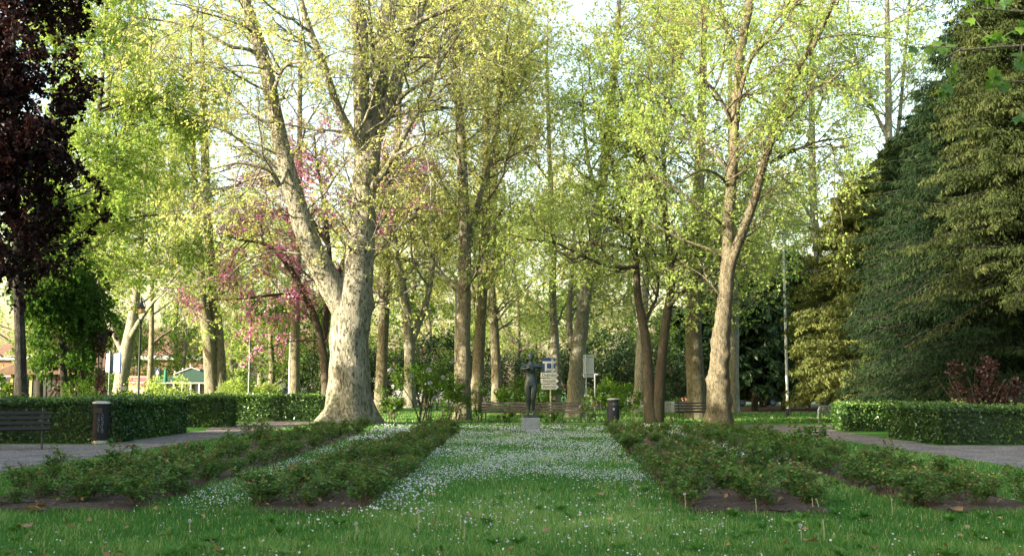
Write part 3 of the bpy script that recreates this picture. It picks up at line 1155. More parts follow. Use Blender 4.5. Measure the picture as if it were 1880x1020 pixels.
# ------------------------------------------------------------------ shrubs and evergreens
def shrub(name, label, x, Y, w, h, seed, matk='leaf_mid', n=4000, leaf=0.08, group=None, cat='shrub', flowers=0, stems=6, hollow=0.35, tint=(0, 1), lean=0.35, barkk='bark_dark', fl=0.05, zlow=0.15):
    rng = np.random.default_rng(seed)
    t = thing(name, label, cat, (x, Y, 0), rng.uniform(0, 6), group)
    O = np.stack([rng.normal(size=stems) * 0.08 * w, rng.normal(size=stems) * 0.08 * w, np.zeros(stems)], 1)
    T = np.tile(np.array([0, 0, 1.0]), (stems, 1))
    P, Rr = spawn(rng, O, T, np.full(stems, 0.05), np.full(stems, h * 0.85), 6, lean, 0.2, 0.02, 0.12, O, 2.0)
    V, F = tubes(P, np.maximum(Rr, 0.007), 5)
    mk('stem', V, None, F, M[barkk], t, smooth=True)
    # leaf clumps in an uneven ellipsoid
    nc = max(14, n // 90)
    d = nrm(rng.normal(size=(nc, 3)))
    rad = (hollow + (1 - hollow) * rng.random(nc) ** 0.6)
    C = d * rad[:, None] * np.array([w / 2, w / 2, h * (1 - zlow) / 2]) + np.array([0, 0, h * (zlow + (1 - zlow) / 2)])
    cs = rng.uniform(0.09, 0.2, nc) * min(w, h)
    idx = rng.integers(0, nc, n)
    off = nrm(rng.normal(size=(n, 3))) * (rng.random(n) ** 0.5)[:, None] * cs[idx][:, None]
    Pp = C[idx] + off
    Pp[:, 2] = np.maximum(Pp[:, 2], 0.03)
    D = nrm(off + rng.normal(size=(n, 3)) * 0.6 * cs[idx][:, None] + d[idx] * 0.1)
    V, F = leaf_faces(rng, Pp, D, leaf * rng.uniform(0.6, 1.3, n), 0.34)
    tn = tint[0] + (tint[1] - tint[0]) * np.clip(0.5 * rng.random(nc)[idx] + 0.5 * rng.random(n), 0, 1)
    mk('foliage', V, F, None, M[matk], t, np.repeat(tn, 4))
    if flowers:
        for i in range(flowers):
            j = int(rng.integers(0, nc))
            c = C[j] + nrm(C[j] - np.array([0, 0, h * 0.5])) * cs[j] * 0.9
            m = 26
            dd = nrm(rng.normal(size=(m, 3)))
            V, F = leaf_faces(rng, c + dd * fl * 0.4, dd, np.full(m, fl), 0.5)
            mk('flower', V, F, None, M['white_petal'], t, np.repeat(rng.random(m), 4))
    return t


def conifer(name, label, x, Y, h, rad, seed, matk, n_br=230, n_sp=70, sp_len=0.34, sp_w=0.14, zmin=0.3, hang=0.55, trunk_r=0.22, shape=0.75, droop=-0.1, cat='conifer', group=None, tint=(0, 1), barkk='bark_black'):
    """trunk, drooping boughs and hanging needle sprays"""
    rng = np.random.default_rng(seed)
    t = thing(name, label, cat, (x, Y, 0), 0, group)
    z = zmin + (h - zmin) * rng.random(n_br) ** 1.15
    a = rng.uniform(0, 2 * math.pi, n_br)
    f = np.clip((h - z) / (h - zmin), 0, 1) ** shape
    L = rad * f * rng.uniform(0.72, 1.12, n_br) * (1 + 0.12 * np.sin(a * 3 + z)) + 0.25
    L *= np.where(z < h * 0.12, 0.85, 1)
    k = 8
    s = np.linspace(0, 1, k)
    P = np.zeros((n_br, k, 3))
    P[:, :, 0] = np.cos(a)[:, None] * L[:, None] * s
    P[:, :, 1] = np.sin(a)[:, None] * L[:, None] * s
    sag = (droop - 0.12 * rng.random(n_br))[:, None] * L[:, None]
    P[:, :, 2] = z[:, None] + (0.12 + rng.normal(size=n_br) * 0.2)[:, None] * L[:, None] * s + sag * 2.2 * s ** 2 + 0.1 * L[:, None] * s ** 4
    P[:, :, :2] += rng.normal(size=(n_br, k, 2)) * 0.03
    P[:, :, 2] = np.maximum(P[:, :, 2], max(0.12, zmin * 0.55))
    Rr = (0.006 + L * 0.007)[:, None] * np.linspace(1, 0.2, k)[None]
    V1, F1 = tubes(P, Rr, 4)
    TP, TR, _ = resample(np.array([[0, 0, 0], [0.02, 0, h * 0.3], [0, 0.03, h * 0.65], [0, 0, h]]), [trunk_r, trunk_r * 0.8, trunk_r * 0.45, 0.02], 30)
    V0, F0 = tubes(TP[None], TR[None], 12)
    mk('trunk', np.concatenate([V0, V1]), None, np.concatenate([F0, F1 + len(V0)]), M[barkk], t, smooth=True)
    O, T, r, tt = along(rng, P, Rr, n_sp, 0.18, 1.0)
    bi = np.repeat(np.arange(n_br), n_sp)
    n = len(O)
    side = nrm(np.cross(T, np.array([0, 0, 1.0]))) * rng.choice([-1, 1], n)[:, None]
    ln = sp_len * rng.uniform(0.5, 1.25, n) * (0.6 + 0.4 * np.minimum(1, L[bi]))
    wid = (1.05 - tt) * L[bi] * 0.34 * rng.random(n) ** 0.8
    C = O + side * wid[:, None] + np.stack([np.zeros(n), np.zeros(n), -wid * 0.22 + 0.05 - 0.13 * rng.random(n)], 1)
    D = nrm(T * (1 - hang) + side * 0.35 + rng.normal(size=(n, 3)) * 0.42 + np.array([0, 0, -hang * 1.1]))
    V, F = leaf_faces(rng, C, D, ln, sp_w, 0.05, 0.2)
    V[:, 2] = np.maximum(V[:, 2], 0.03)
    tn = tint[0] + (tint[1] - tint[0]) * np.clip(0.45 * rng.random(n_br)[bi] + 0.25 * tt + 0.3 * rng.random(n), 0, 1)
    mk('crown', V, F, None, M[matk], t, np.repeat(tn, 4))
    return t


# ------------------------------------------------------------------ the park's plane trees (limbs traced)
big = [
    limb(41, [(640, 779, 92), (641, 740, 79), (641, 700, 75), (641, 650, 71), (643, 600, 72), (650, 550, 72), (656, 500, 58), (664, 430, 50), (670, 343, 47), (677, 270, 46), (679, 225, 42)]),
    limb(41, [(640, 590, 46), (619, 543, 50), (590, 490, 46), (562, 430, 40), (538, 350, 35), (517, 270, 31), (503, 200, 27), (488, 125, 26), (466, 52, 24), (440, -30, 20), (400, -140, 16), (372, -240, 11)], -2.0, 3),
    limb(41, [(670, 300, 36), (664, 225, 30), (663, 150, 30), (662, 73, 30), (655, 10, 27), (640, -60, 20), (630, -170, 15), (622, -270, 10)], -1.0, 3),
    limb(41.2, [(680, 260, 36), (690, 205, 32), (700, 130, 32), (707, 60, 32), (717, -10, 30), (730, -110, 24), (735, -230, 16)], 1.5, 3),
    limb(41, [(688, 255, 30), (706, 210, 28), (733, 137, 26), (755, 68, 24), (777, -10, 22), (812, -120, 17), (850, -230, 11)], 1.0, 3),
    limb(40.8, [(664, 285, 18), (650, 255, 17), (620, 196, 15), (592, 113, 14), (567, 49, 12), (550, -10, 10), (530, -110, 7)], -2.5, 2),
    limb(40.8, [(680, 352, 16), (690, 335, 14), (714, 304, 13), (733, 265, 11), (763, 211, 10), (785, 181, 8), (800, 130, 7), (808, 80, 5)], -2.0, 1.5),
    limb(40.2, [(712, 308, 8), (723, 289, 8), (750, 272, 7), (776, 264, 6), (796, 268, 4)], -1.0, 1.0),
    limb(40.6, [(668, 150, 15), (679, 127, 14), (704, 88, 13), (743, 54, 12), (792, 29, 11), (830, 13, 9), (900, -30, 6)], -2.0, 1.5),
    limb(41, [(716, 215, 11), (727, 195, 9), (743, 172, 8), (792, 142, 8), (812, 108, 6), (845, 60, 4)], -1.5, 1.5),
    limb(39.8, [(527, 310, 9), (513, 343, 7), (500, 318, 7), (483, 309, 6), (439, 299, 5), (390, 310, 3)], -1.5, 1.2),
    limb(39.6, [(497, 180, 9), (520, 125, 7), (545, 114, 7), (572, 112, 5), (610, 100, 3)], -2.0, 1.0),
    limb(39.6, [(484, 110, 8), (455, 90, 8), (420, 85, 7), (370, 55, 5), (310, 40, 4), (250, 32, 3)], -1.5, 1.0),
]


def roots(P):
    return P


tree('plane_tree', 'huge mottled plane tree with a flared base and one thick limb forking low', 'tree', big, 3, M['bark_big'], M['leaf_plane'],
     n1=1.45, L1=4.1, n2=8, L2=1.8, n3=6, L3=0.8, nl=7, leaf=0.092, zmin=4.2, flare=0.42, fh=0.6, bump=0.02, spread=1.1, droop=0.12, ft=5, burls=(14, 6.0, 0.09, 0.16))

rt = [
    limb(37.5, [(1321, 785, 47), (1320, 765, 46), (1320, 735, 43), (1319, 700, 39), (1322, 650, 34), (1326, 600, 30), (1331, 550, 27), (1336, 490, 26), (1337, 440, 22), (1338, 392, 20), (1346, 294, 18), (1351, 196, 16), (1361, 93, 16), (1378, 0, 14), (1396, -110, 11), (1410, -220, 7)], 0, 2),
    limb(37.5, [(1337, 505, 20), (1347, 468, 19), (1366, 420, 17), (1385, 367, 16), (1397, 320, 15), (1410, 274, 14), (1434, 206, 13), (1464, 127, 12), (1488, 93, 11), (1510, 49, 9), (1540, -20, 8), (1580, -120, 5)], -1.5, 2),
    limb(37.4, [(1350, 230, 10), (1357, 180, 9), (1368, 135, 9), (1390, 83, 8), (1424, 34, 7), (1446, 8, 6), (1480, -60, 4)], -1, 1.5),
    limb(37.5, [(1342, 225, 7), (1336, 208, 7), (1318, 175, 6), (1297, 152, 6), (1263, 113, 5), (1230, 85, 3)], -1.5, 1.2),
    limb(37.5, [(1355, 100, 7), (1345, 70, 6), (1331, 44, 6), (1321, 0, 5), (1310, -60, 3)], 1, 1.5),
    limb(37.2, [(1412, 300, 6), (1440, 285, 5), (1469, 272, 5), (1510, 258, 4), (1545, 255, 3)], -1.0, 1.0),
    limb(37.5, [(1338, 345, 6), (1320, 322, 5), (1290, 312, 4), (1255, 330, 3)], -2, 1.0),
]
tree('plane_tree', 'plane tree with a knobbly swollen brown lower trunk and two slender upper stems', 'tree', rt, 5, M['bark_burl'], M['leaf_fresh'],
     n1=1.9, L1=3.2, n2=7, L2=1.5, n3=7, L3=0.8, nl=9, leaf=0.09, zmin=4.2, flare=0.22, fh=0.35, bump=0.05, rough_s=9, droop=0.1, tint=(0.1, 0.95), ft=4, burls=(46, 3.6, 0.2, 0.14))

lt = [
    limb(42, [(1196, 777, 28), (1193, 740, 22), (1190, 680, 19), (1185, 620, 17), (1178, 580, 16), (1171, 545, 14), (1168, 490, 12), (1163, 441, 11), (1153, 392, 10), (1133, 333, 8), (1115, 274, 6), (1098, 215, 5), (1085, 150, 3)], 0.5, 1),
    limb(42, [(1206, 777, 28), (1209, 740, 22), (1213, 680, 19), (1219, 620, 17), (1226, 570, 16), (1232, 530, 14), (1232, 480, 13), (1227, 430, 12), (1217, 377, 10), (1193, 319, 8), (1163, 250, 6), (1143, 190, 4)], -0.5, 1),
    limb(42, [(1222, 395, 8), (1221, 343, 8), (1217, 270, 7), (1219, 215, 6), (1231, 160, 5), (1235, 100, 3)], 1, 1),
    limb(42, [(1166, 465, 9), (1173, 431, 8), (1182, 382, 7), (1180, 338, 6), (1172, 290, 5), (1163, 230, 3)], -1, 1),
    limb(41.8, [(1222, 572, 8), (1240, 548, 8), (1267, 525, 7), (1292, 498, 5), (1320, 480, 3)], -1.5, 1),
    limb(42, [(1182, 605, 7), (1194, 570, 6), (1206, 545, 5), (1210, 505, 4)], 0.8, 0.8),
    limb(41.8, [(1170, 490, 8), (1140, 492, 7), (1114, 488, 6), (1070, 470, 5), (1020, 446, 4), (975, 440, 3)], -2, 1),
    limb(41.8, [(1167, 460, 7), (1140, 452, 6), (1104, 448, 5), (1045, 441, 4), (1000, 425, 3)], 1.5, 1),
    limb(41.8, [(1232, 480, 7), (1262, 470, 6), (1300, 440, 4), (1330, 425, 3)], 1.5, 1),
]
tree('linden_tree', 'smooth dark twin-stemmed tree dividing just above the ground between bin and bench', 'tree', lt, 7, M['bark_dark'], M['leaf_fresh'],
     n1=2.6, L1=2.6, n2=7, L2=1.4, n3=6, L3=0.7, nl=9, leaf=0.088, zmin=4.2, flare=0.2, fh=0.3, bump=0.02, droop=0.1, tint=(0.25, 1.0))

PLANES = [   # label, depth, limbs, seed, bark, leaf, options
    ('straight brown plane trunk at the end of the bench, its upper stem forking once', 46,
     [[(848, 771, 33), (850, 740, 30), (850, 640, 27), (852, 540, 25), (853, 440, 22), (848, 300, 19), (842, 180, 16), (836, 90, 13), (832, 0, 12), (826, -120, 8)],
      [(856, 470, 12), (864, 441, 11), (873, 392, 11), (898, 309, 10), (908, 255, 9), (920, 170, 7), (930, 80, 5)],
      [(843, 200, 9), (826, 165, 8), (805, 120, 6), (790, 60, 4)]], 21, 'bark_mid', 'leaf_plane', {}),
    ('leaning plane trunk just behind the bench-end trunk, mossy at its foot', 50,
     [[(873, 752, 25), (877, 690, 22), (882, 600, 20), (888, 490, 18), (892, 400, 16), (893, 250, 14), (890, 100, 11), (885, -20, 8), (880, -120, 5)],
      [(891, 330, 8), (905, 260, 7), (925, 200, 5), (940, 130, 4)]], 22, 'bark_mid', 'leaf_plane', {}),
    ('grey plane trunk beyond the bench carrying a low knot and side branch', 58,
     [[(911, 742, 19), (911, 680, 18), (907, 600, 17), (902, 520, 15), (905, 420, 13), (910, 300, 11), (915, 150, 8), (918, 20, 5)],
      [(907, 600, 8), (896, 570, 7), (885, 545, 5), (870, 510, 3)]], 23, 'bark_mid', 'leaf_plane', {}),
    ('grey plane trunk with a dark knot hole beside the flowering shrubs', 52,
     [[(698, 757, 24), (700, 700, 22), (703, 620, 20), (706, 560, 19), (708, 480, 18), (713, 400, 16), (722, 330, 14), (730, 240, 12), (735, 120, 9), (738, 0, 6)],
      [(712, 430, 8), (735, 410, 7), (748, 385, 5), (757, 350, 3)]], 24, 'bark_mid', 'leaf_plane', {}),
    ('short pale plane tree forking into a crooked V above the white flowering shrubs', 50,
     [[(752, 748, 24), (752, 690, 21), (752, 640, 20), (748, 585, 18), (742, 540, 15), (735, 500, 12), (728, 460, 9), (724, 400, 6)],
      [(757, 625, 14), (770, 590, 12), (780, 565, 11), (792, 510, 9), (796, 450, 8), (797, 390, 6), (800, 320, 4)]], 25, 'bark_pale', 'leaf_plane', {'zmin': 5.5}),
    ('thick pale plane trunk leaning behind the long bench beside the blank sign back', 50,
     [[(1056, 770, 36), (1057, 720, 31), (1060, 660, 29), (1067, 600, 26), (1073, 550, 23), (1085, 480, 21), (1098, 400, 19), (1110, 300, 17), (1120, 200, 14), (1130, 100, 11), (1138, -20, 8)],
      [(1050, 640, 13), (1045, 600, 12), (1046, 550, 10), (1050, 500, 8), (1052, 440, 5)],
      [(1103, 360, 9), (1085, 320, 8), (1075, 260, 6), (1070, 190, 4)]], 26, 'bark_pale', 'leaf_plane', {}),
    ('slim pale plane trunk directly behind the blue map sign', 56,
     [[(1020, 742, 20), (1020, 690, 18), (1018, 620, 17), (1015, 560, 15), (1014, 480, 13), (1012, 380, 11), (1008, 260, 8), (1004, 120, 6)]], 27, 'bark_pale', 'leaf_plane', {}),
    ('pale plane trunk beyond the bin, flaring where it meets the far lawn', 66,
     [[(1172, 753, 26), (1175, 700, 20), (1177, 640, 19), (1181, 580, 17), (1186, 500, 15), (1190, 380, 13), (1192, 240, 10), (1195, 100, 7)]], 28, 'bark_pale', 'leaf_fresh', {'flare': 0.5}),
    ('stout warm brown plane trunk behind the short bench', 48,
     [[(1278, 768, 37), (1278, 720, 34), (1275, 660, 32), (1273, 600, 29), (1277, 520, 25), (1280, 440, 22), (1285, 300, 19), (1290, 160, 15), (1293, 60, 12), (1296, -60, 8)],
      [(1281, 430, 8), (1300, 390, 7), (1330, 360, 6), (1350, 330, 4)],
      [(1287, 250, 9), (1265, 200, 8), (1250, 140, 6), (1240, 60, 4)]], 29, 'bark_mid', 'leaf_plane', {}),
    ('straight grey plane trunk half hidden behind the knobbly tree', 55,
     [[(1347, 757, 22), (1347, 700, 19), (1348, 600, 17), (1347, 500, 16), (1345, 400, 14), (1342, 280, 11), (1340, 140, 8)]], 30, 'bark_pale', 'leaf_fresh', {}),
    ('pale trunk rising beside the cedar behind the hoop rail', 58,
     [[(1514, 757, 20), (1514, 720, 18), (1512, 660, 17), (1508, 580, 16), (1502, 480, 15), (1494, 380, 14), (1491, 280, 13), (1490, 150, 10), (1488, 20, 6)],
      [(1497, 420, 6), (1478, 380, 6), (1450, 340, 5), (1425, 315, 4)],
      [(1491, 230, 6), (1510, 180, 5), (1530, 110, 4)]], 31, 'bark_pale', 'leaf_fresh', {'zmin': 6.0}),
    ('tall slim pale tree rising behind the fir tops', 60,
     [[(1636, 762, 20), (1636, 600, 18), (1634, 400, 15), (1632, 250, 13), (1630, 120, 11), (1628, 0, 9), (1626, -100, 6)],
      [(1633, 330, 8), (1650, 230, 7), (1660, 120, 6), (1668, 20, 5)],
      [(1632, 260, 7), (1600, 190, 6), (1575, 120, 5), (1560, 50, 4)]], 37, 'bark_pale', 'leaf_fresh', {'zmin': 8.0}),
    ('grey plane trunk standing behind the far hedge next to the parked cars', 58,
     [[(540, 742, 22), (541, 700, 20), (541, 640, 19), (543, 570, 17), (545, 490, 15), (548, 380, 13), (550, 250, 10), (552, 100, 7)]], 32, 'bark_mid', 'leaf_plane', {}),
    ('twin plane trunks grown together behind the hedge near the green pavilion', 53,
     [[(391, 742, 27), (388, 700, 25), (385, 650, 24), (380, 600, 22), (372, 560, 19), (368, 500, 16), (362, 400, 13), (355, 280, 10), (350, 120, 7)],
      [(405, 742, 26), (404, 700, 24), (401, 640, 23), (396, 580, 21), (389, 510, 19), (381, 400, 17), (377, 300, 16), (374, 190, 12), (370, 60, 8)]], 33, 'bark_mid', 'leaf_plane', {'zmin': 4.6}),
    ('leaning pale plane tree with two low limbs beside the black park lantern', 50,
     [[(219, 742, 30), (224, 690, 25), (233, 640, 23), (241, 600, 20), (248, 550, 17), (256, 480, 14), (262, 380, 11), (270, 250, 8), (275, 120, 5)],
      [(226, 650, 10), (212, 620, 9), (203, 600, 9), (192, 570, 8), (183, 530, 6), (172, 480, 4)],
      [(236, 625, 12), (247, 605, 10), (262, 580, 8), (285, 550, 6), (310, 520, 4)]], 34, 'bark_pale', 'leaf_fresh', {'zmin': 5.0}),
    ('thin pale tree with a low crooked side branch in front of the red awning', 60,
     [[(274, 735, 14), (275, 700, 11), (277, 660, 10), (278, 610, 9), (279, 540, 8), (281, 440, 6), (284, 330, 4)],
      [(277, 640, 5), (290, 622, 5), (305, 612, 4), (322, 600, 3)]], 35, 'bark_mid', 'leaf_fresh', {'zmin': 5.0}),
    ('ivy-grey straight trunk behind the dark advertising column', 56,
     [[(182, 742, 20), (184, 690, 18), (185, 620, 17), (185, 560, 16), (187, 480, 14), (190, 400, 12), (195, 280, 9), (200, 120, 6)],
      [(188, 430, 6), (170, 420, 5), (150, 415, 4)]], 36, 'bark_mid', 'leaf_fresh', {'zmin': 4.8}),
]
for lab, Y, lim, sd, bk, lf, opt in PLANES:
    kw = dict(n1=1.9, L1=3.8, n2=8, L2=1.8, n3=6, L3=0.85, nl=11, leaf=0.102, zmin=4.2, flare=0.15, fh=0.4, bump=0.03, droop=0.1, tint=(0.05, 0.9) if lf == 'leaf_plane' else (0.2, 1.0))
    kw.update(opt)
    tree('plane_tree', lab, 'tree', [limb(Y, l, 0 if i == 0 else (1.2 if i % 2 else -1.2), 2.5 if i == 0 else 1.2) for i, l in enumerate(lim)], sd, M[bk], M[lf], group='plane trees of the park', **kw)

# redbud in flower behind the big plane
rb = [limb(45, [(600, 745, 20), (598, 700, 17), (592, 640, 15), (580, 590, 13), (560, 540, 11), (530, 490, 9), (490, 450, 7), (440, 440, 4)], -1, 1),
      limb(45, [(592, 640, 12), (600, 580, 11), (606, 500, 10), (600, 420, 8), (590, 350, 6), (580, 280, 4)], 1, 1),
      limb(45, [(600, 560, 9), (630, 480, 8), (660, 400, 7), (700, 350, 5), (735, 310, 3)], -1, 1),
      limb(45, [(565, 545, 7), (520, 540, 6), (470, 545, 5), (420, 550, 3)], -1.5, 1),
      limb(45, [(602, 450, 7), (570, 400, 6), (530, 360, 5), (505, 320, 3)], 1, 1)]
tree('redbud_tree', 'pink blossoming redbud showing through the fork of the big plane tree', 'tree', rb, 41, M['bark_dark'], M['leaf_plane'],
     n1=3.2, L1=2.4, n2=8, L2=1.2, n3=2, L3=0.6, nl=2, leaf=0.11, zmin=2.6, blossom=(M['leaf_redbud'], 24))

# ------------------------------------------------------------------ dark trees framing the lawn
bx, by = pix(38, 700, 30)[0], 30.0
pb = [limb(30, [(39, 745, 24), (38, 690, 21), (37, 620, 19), (34, 540, 18), (30, 440, 16), (28, 320, 14), (26, 180, 11), (24, 30, 8), (22, -100, 5)], 0, 1.5)]
kp = lambda O: O[:, 0] < -12.15 + 0.35 * np.sin(O[:, 2] * 2.1) + 0.2 * np.sin(O[:, 1] * 3 + O[:, 2] * 5)
tree('beech_tree', 'dark purple beech with a black rough trunk above the long hedge', 'tree', pb, 51, M['bark_black'], M['leaf_beech'],
     n1=9, L1=2.5, n2=8, L2=1.1, n3=7, L3=0.55, nl=16, leaf=0.12, zmin=3.9, keep=kp, flare=0.2, droop=0.15, up=-0.05, lw=0.4)
wp = [limb(34, [(118, 745, 14), (117, 690, 12), (114, 620, 11), (110, 540, 9), (106, 470, 7), (104, 400, 4)], 0, 0.5),
      limb(34, [(114, 600, 6), (128, 540, 6), (142, 520, 4), (152, 540, 3)], 0.5, 0.3),
      limb(34, [(112, 560, 6), (96, 510, 6), (84, 500, 4), (78, 520, 3)], -0.5, 0.3)]
tree('weeping_tree', 'small weeping tree with hanging green shoots over the long hedge', 'tree', wp, 52, M['bark_black'], M['leaf_weep'],
     n1=9, L1=0.8, n2=7, L2=0.75, n3=5, L3=0.6, nl=7, leaf=0.1, zmin=1.3, droop=0.55, curl=-0.12, spread=0.9)
wp2 = [limb(35.5, [(150, 745, 12), (149, 690, 10), (146, 630, 9), (143, 580, 7), (140, 530, 4)], 0, 0.4),
       limb(35.5, [(146, 620, 5), (156, 590, 5), (163, 600, 3)], -0.4, 0.2)]
tree('weeping_tree', 'low copper-leaved weeping tree half hidden by the green weeping one', 'tree', wp2, 53, M['bark_black'], M['leaf_redbush'],
     n1=8, L1=0.6, n2=6, L2=0.6, n3=4, L3=0.5, nl=7, leaf=0.1, zmin=1.0, droop=0.5, curl=-0.12, spread=0.9)

bt = [limb(40, [(72, 745, 13), (74, 640, 11), (78, 520, 10), (84, 400, 9), (92, 260, 8), (100, 120, 6), (106, -20, 4)], 0, 2),
      limb(40, [(84, 400, 6), (120, 330, 5), (160, 290, 4), (200, 270, 3)], -1, 1)]
tree('birch_tree', 'slender birch with fresh green leaves rising behind the purple beech', 'tree', bt, 54, M['bark_black'], M['leaf_fresh'],
     n1=3.2, L1=2.8, n2=7, L2=1.3, n3=7, L3=0.7, nl=16, leaf=0.095, zmin=4.0, droop=0.25, tint=(0.0, 0.75))
bt2 = [limb(44, [(150, 748, 12), (152, 640, 10), (158, 520, 9), (166, 400, 8), (178, 260, 7), (190, 120, 6), (198, -40, 4)], 0, 2),
       limb(44, [(160, 480, 6), (200, 420, 5), (240, 400, 4), (285, 395, 3)], -1, 1),
       limb(44, [(172, 330, 6), (220, 250, 5), (262, 200, 4), (310, 170, 3)], 1, 1)]
tree('birch_tree', 'slender birch with yellow green leaves standing among the trunks near the kiosk', 'tree', bt2, 55, M['bark_dark'], M['leaf_fresh'],
     n1=3.2, L1=3.0, n2=7, L2=1.4, n3=7, L3=0.75, nl=16, leaf=0.098, zmin=4.3, droop=0.25, tint=(0.1, 0.9))

cx = lambda px, Y: pix(px, 718, Y)[0]
conifer('cedar', 'broad sunlit yellow green cedar behind the short clipped hedge', cx(1603, 42), 42, 9.4, 3.4, 61, 'leaf_thuja', 720, 230, 0.165, 0.16, 1.4, 0.75, shape=0.42, tint=(0.35, 1))  # upper tints only: sunlight put into the foliage colour
conifer('cedar', 'tall dark olive cedar rising behind the sunlit yellow green cedar', cx(1655, 46), 46, 11.8, 4.3, 60, 'leaf_olive', 760, 220, 0.18, 0.14, 2.0, 0.7, shape=0.6, tint=(0, 0.8))
conifer('cedar', 'low dark cedar filling the corner between the two clipped hedges', cx(1700, 38), 38.5, 5.2, 2.5, 62, 'leaf_thuja', 240, 130, 0.18, 0.15, 0.5, 0.6, shape=0.55, tint=(0, 0.2))  # lowest tints only: shade put into the foliage colour
conifer('fir_tree', 'big dark fir with long drooping boughs above the long clipped hedge', cx(1822, 31.5), 31.5, 12.3, 3.7, 63, 'leaf_fir', 950, 300, 0.15, 0.095, 2.0, 0.6, shape=0.5, droop=-0.1, trunk_r=0.3)
conifer('fir_tree', 'dark fir between the sunlit cedar and the big fir', cx(1725, 37), 37, 11.0, 3.2, 64, 'leaf_fir', 620, 260, 0.15, 0.095, 1.8, 0.6, shape=0.5, droop=-0.1)
conifer('cedar', 'olive cedar with sunlit bough tips high above the copper red shrub', cx(1925, 28), 28.5, 14.5, 2.9, 65, 'leaf_olive', 640, 280, 0.13, 0.13, 4.0, 0.75, shape=0.42, droop=-0.12, tint=(0, 1))
# dark yews on the bare earth beyond the far lawn
yews = [(1385, 66, 9.0, 3.0), (1440, 71, 10.5, 3.4), (1480, 78, 11.0, 3.8), (1560, 72, 9.5, 3.6), (1400, 84, 12, 4.0), (1620, 80, 11, 4.0), (1310, 86, 9.5, 3.8), (1240, 88, 8.0, 3.4)]
yl = ['dark yew closest to the knobbly tree on the bare earth', 'dark yew just behind the white lamp post', 'tall dark yew deep in the shade behind the white lamp post',
      'dark yew behind the pale trunk by the hoop rail', 'tallest dark yew before the pink house', 'dark yew hidden deep behind the cedar',
      'far dark yew in the gap behind the stout brown trunk', 'far dark yew above the round laurel bush']
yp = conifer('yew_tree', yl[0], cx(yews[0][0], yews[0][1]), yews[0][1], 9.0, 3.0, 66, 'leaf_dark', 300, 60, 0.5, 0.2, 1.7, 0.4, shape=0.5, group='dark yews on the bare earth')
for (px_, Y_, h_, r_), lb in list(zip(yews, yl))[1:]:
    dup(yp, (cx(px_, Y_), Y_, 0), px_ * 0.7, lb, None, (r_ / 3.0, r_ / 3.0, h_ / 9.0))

# maple whose lowest branch hangs into the picture
ml = trunkline(10.9, 12.4, 11, 0.0, 0.24, 71)
mt = thing('maple_tree', 'maple branch with big lobed fresh leaves hanging over the top of the firs', 'tree', (10.9, 12.4, 0))
rng_ = np.random.default_rng(71)
mQ, mq, _ = resample(ml[0], ml[1], 40)
mV, mF = tubes(mQ[None], mq[None], 14)
mbr = [
    ([(10.9, 12.4, 4.3), (8.9, 12.0, 4.75), (6.9, 11.5, 4.95), tuple(pix(1790, 90, 11)), tuple(pix(1735, 105, 10.8))], 0.055),
    ([(10.9, 12.4, 4.0), (8.5, 11.6, 4.5), tuple(pix(1870, 150, 11)), tuple(pix(1812, 168, 10.8))], 0.045),
    ([(10.9, 12.4, 5.0), (8.6, 11.8, 5.2), tuple(pix(1850, 20, 11.2)), tuple(pix(1790, 10, 11))], 0.045),
    ([(10.9, 12.4, 6.0), (9, 14, 7.4), (7.6, 15, 8.5)], 0.07), ([(10.9, 12.4, 6.4), (13, 12, 8), (14.5, 11.5, 9)], 0.07), ([(10.9, 12.4, 5.6), (11, 10, 7), (11.2, 8.4, 8)], 0.07),
]
mVs, mFs, mo = [mV], [mF], len(mV)
LO, LT = [], []
for pts, r0 in mbr:
    Q, q, lg = resample(pts, np.linspace(r0 * 0.6, 0.004, len(pts)), 26)
    V, F = tubes(Q[None], q[None], 7)
    mVs.append(V); mFs.append(F + mo); mo += len(V)
    O, T, r, t = along(rng_, Q[None], q[None], 26, 0.35, 1)
    P, Rr = spawn(rng_, O, T, r, rng_.uniform(0.25, 0.7, len(O)), 5, 0.8, 0, -0.1, 0.2)
    V, F = tubes(P, np.maximum(Rr, 0.003), 4)
    mVs.append(V); mFs.append(F + mo); mo += len(V)
    O, T, r, t = along(rng_, P, Rr, 10, 0.2, 1)
    LO.append(O); LT.append(T)
mk('trunk', np.concatenate(mVs), None, np.concatenate(mFs), M['bark_mid'], mt, smooth=True, base=(10.9, 12.4, 0))
O, T = np.concatenate(LO), np.concatenate(LT)
n_ = len(O)
prof = np.array([(0, 0), (-.22, .1), (-.5, .12), (-.36, .3), (-.56, .56), (-.26, .52), (-.14, .72), (0, 1.0), (.14, .72), (.26, .52), (.56, .56), (.36, .3), (.5, .12), (.22, .1)])
D = nrm(T * 0.4 + rng_.normal(size=(n_, 3)) * 0.5 + np.array([0, -0.1, -0.55]))
Nn = rng_.normal(size=(n_, 3)) * 0.5 + np.array([0, -0.8, 0.6])
S = nrm(np.cross(D, Nn)); Nn = np.cross(S, D)
sz = rng_.uniform(0.075, 0.145, n_)
V = O[:, None, :] + sz[:, None, None] * (S[:, None, :] * prof[None, :, :1] + D[:, None, :] * prof[None, :, 1:] - Nn[:, None, :] * (prof[None, :, :1] ** 2 * 0.5))
ctr = O + D * sz[:, None] * 0.3
V = np.concatenate([V, ctr[:, None, :]], 1)
b_ = np.arange(n_)[:, None] * 15
F = np.concatenate([b_ + np.array([i, (i + 1) % 14, 14]) for i in range(14)])
mk('crown', V.reshape(-1, 3), F, None, M['maple'], mt, np.repeat(rng_.random(n_), 15), base=(10.9, 12.4, 0))

# ------------------------------------------------------------------ trees beyond the park (three built, then copied)
FARLAB = []


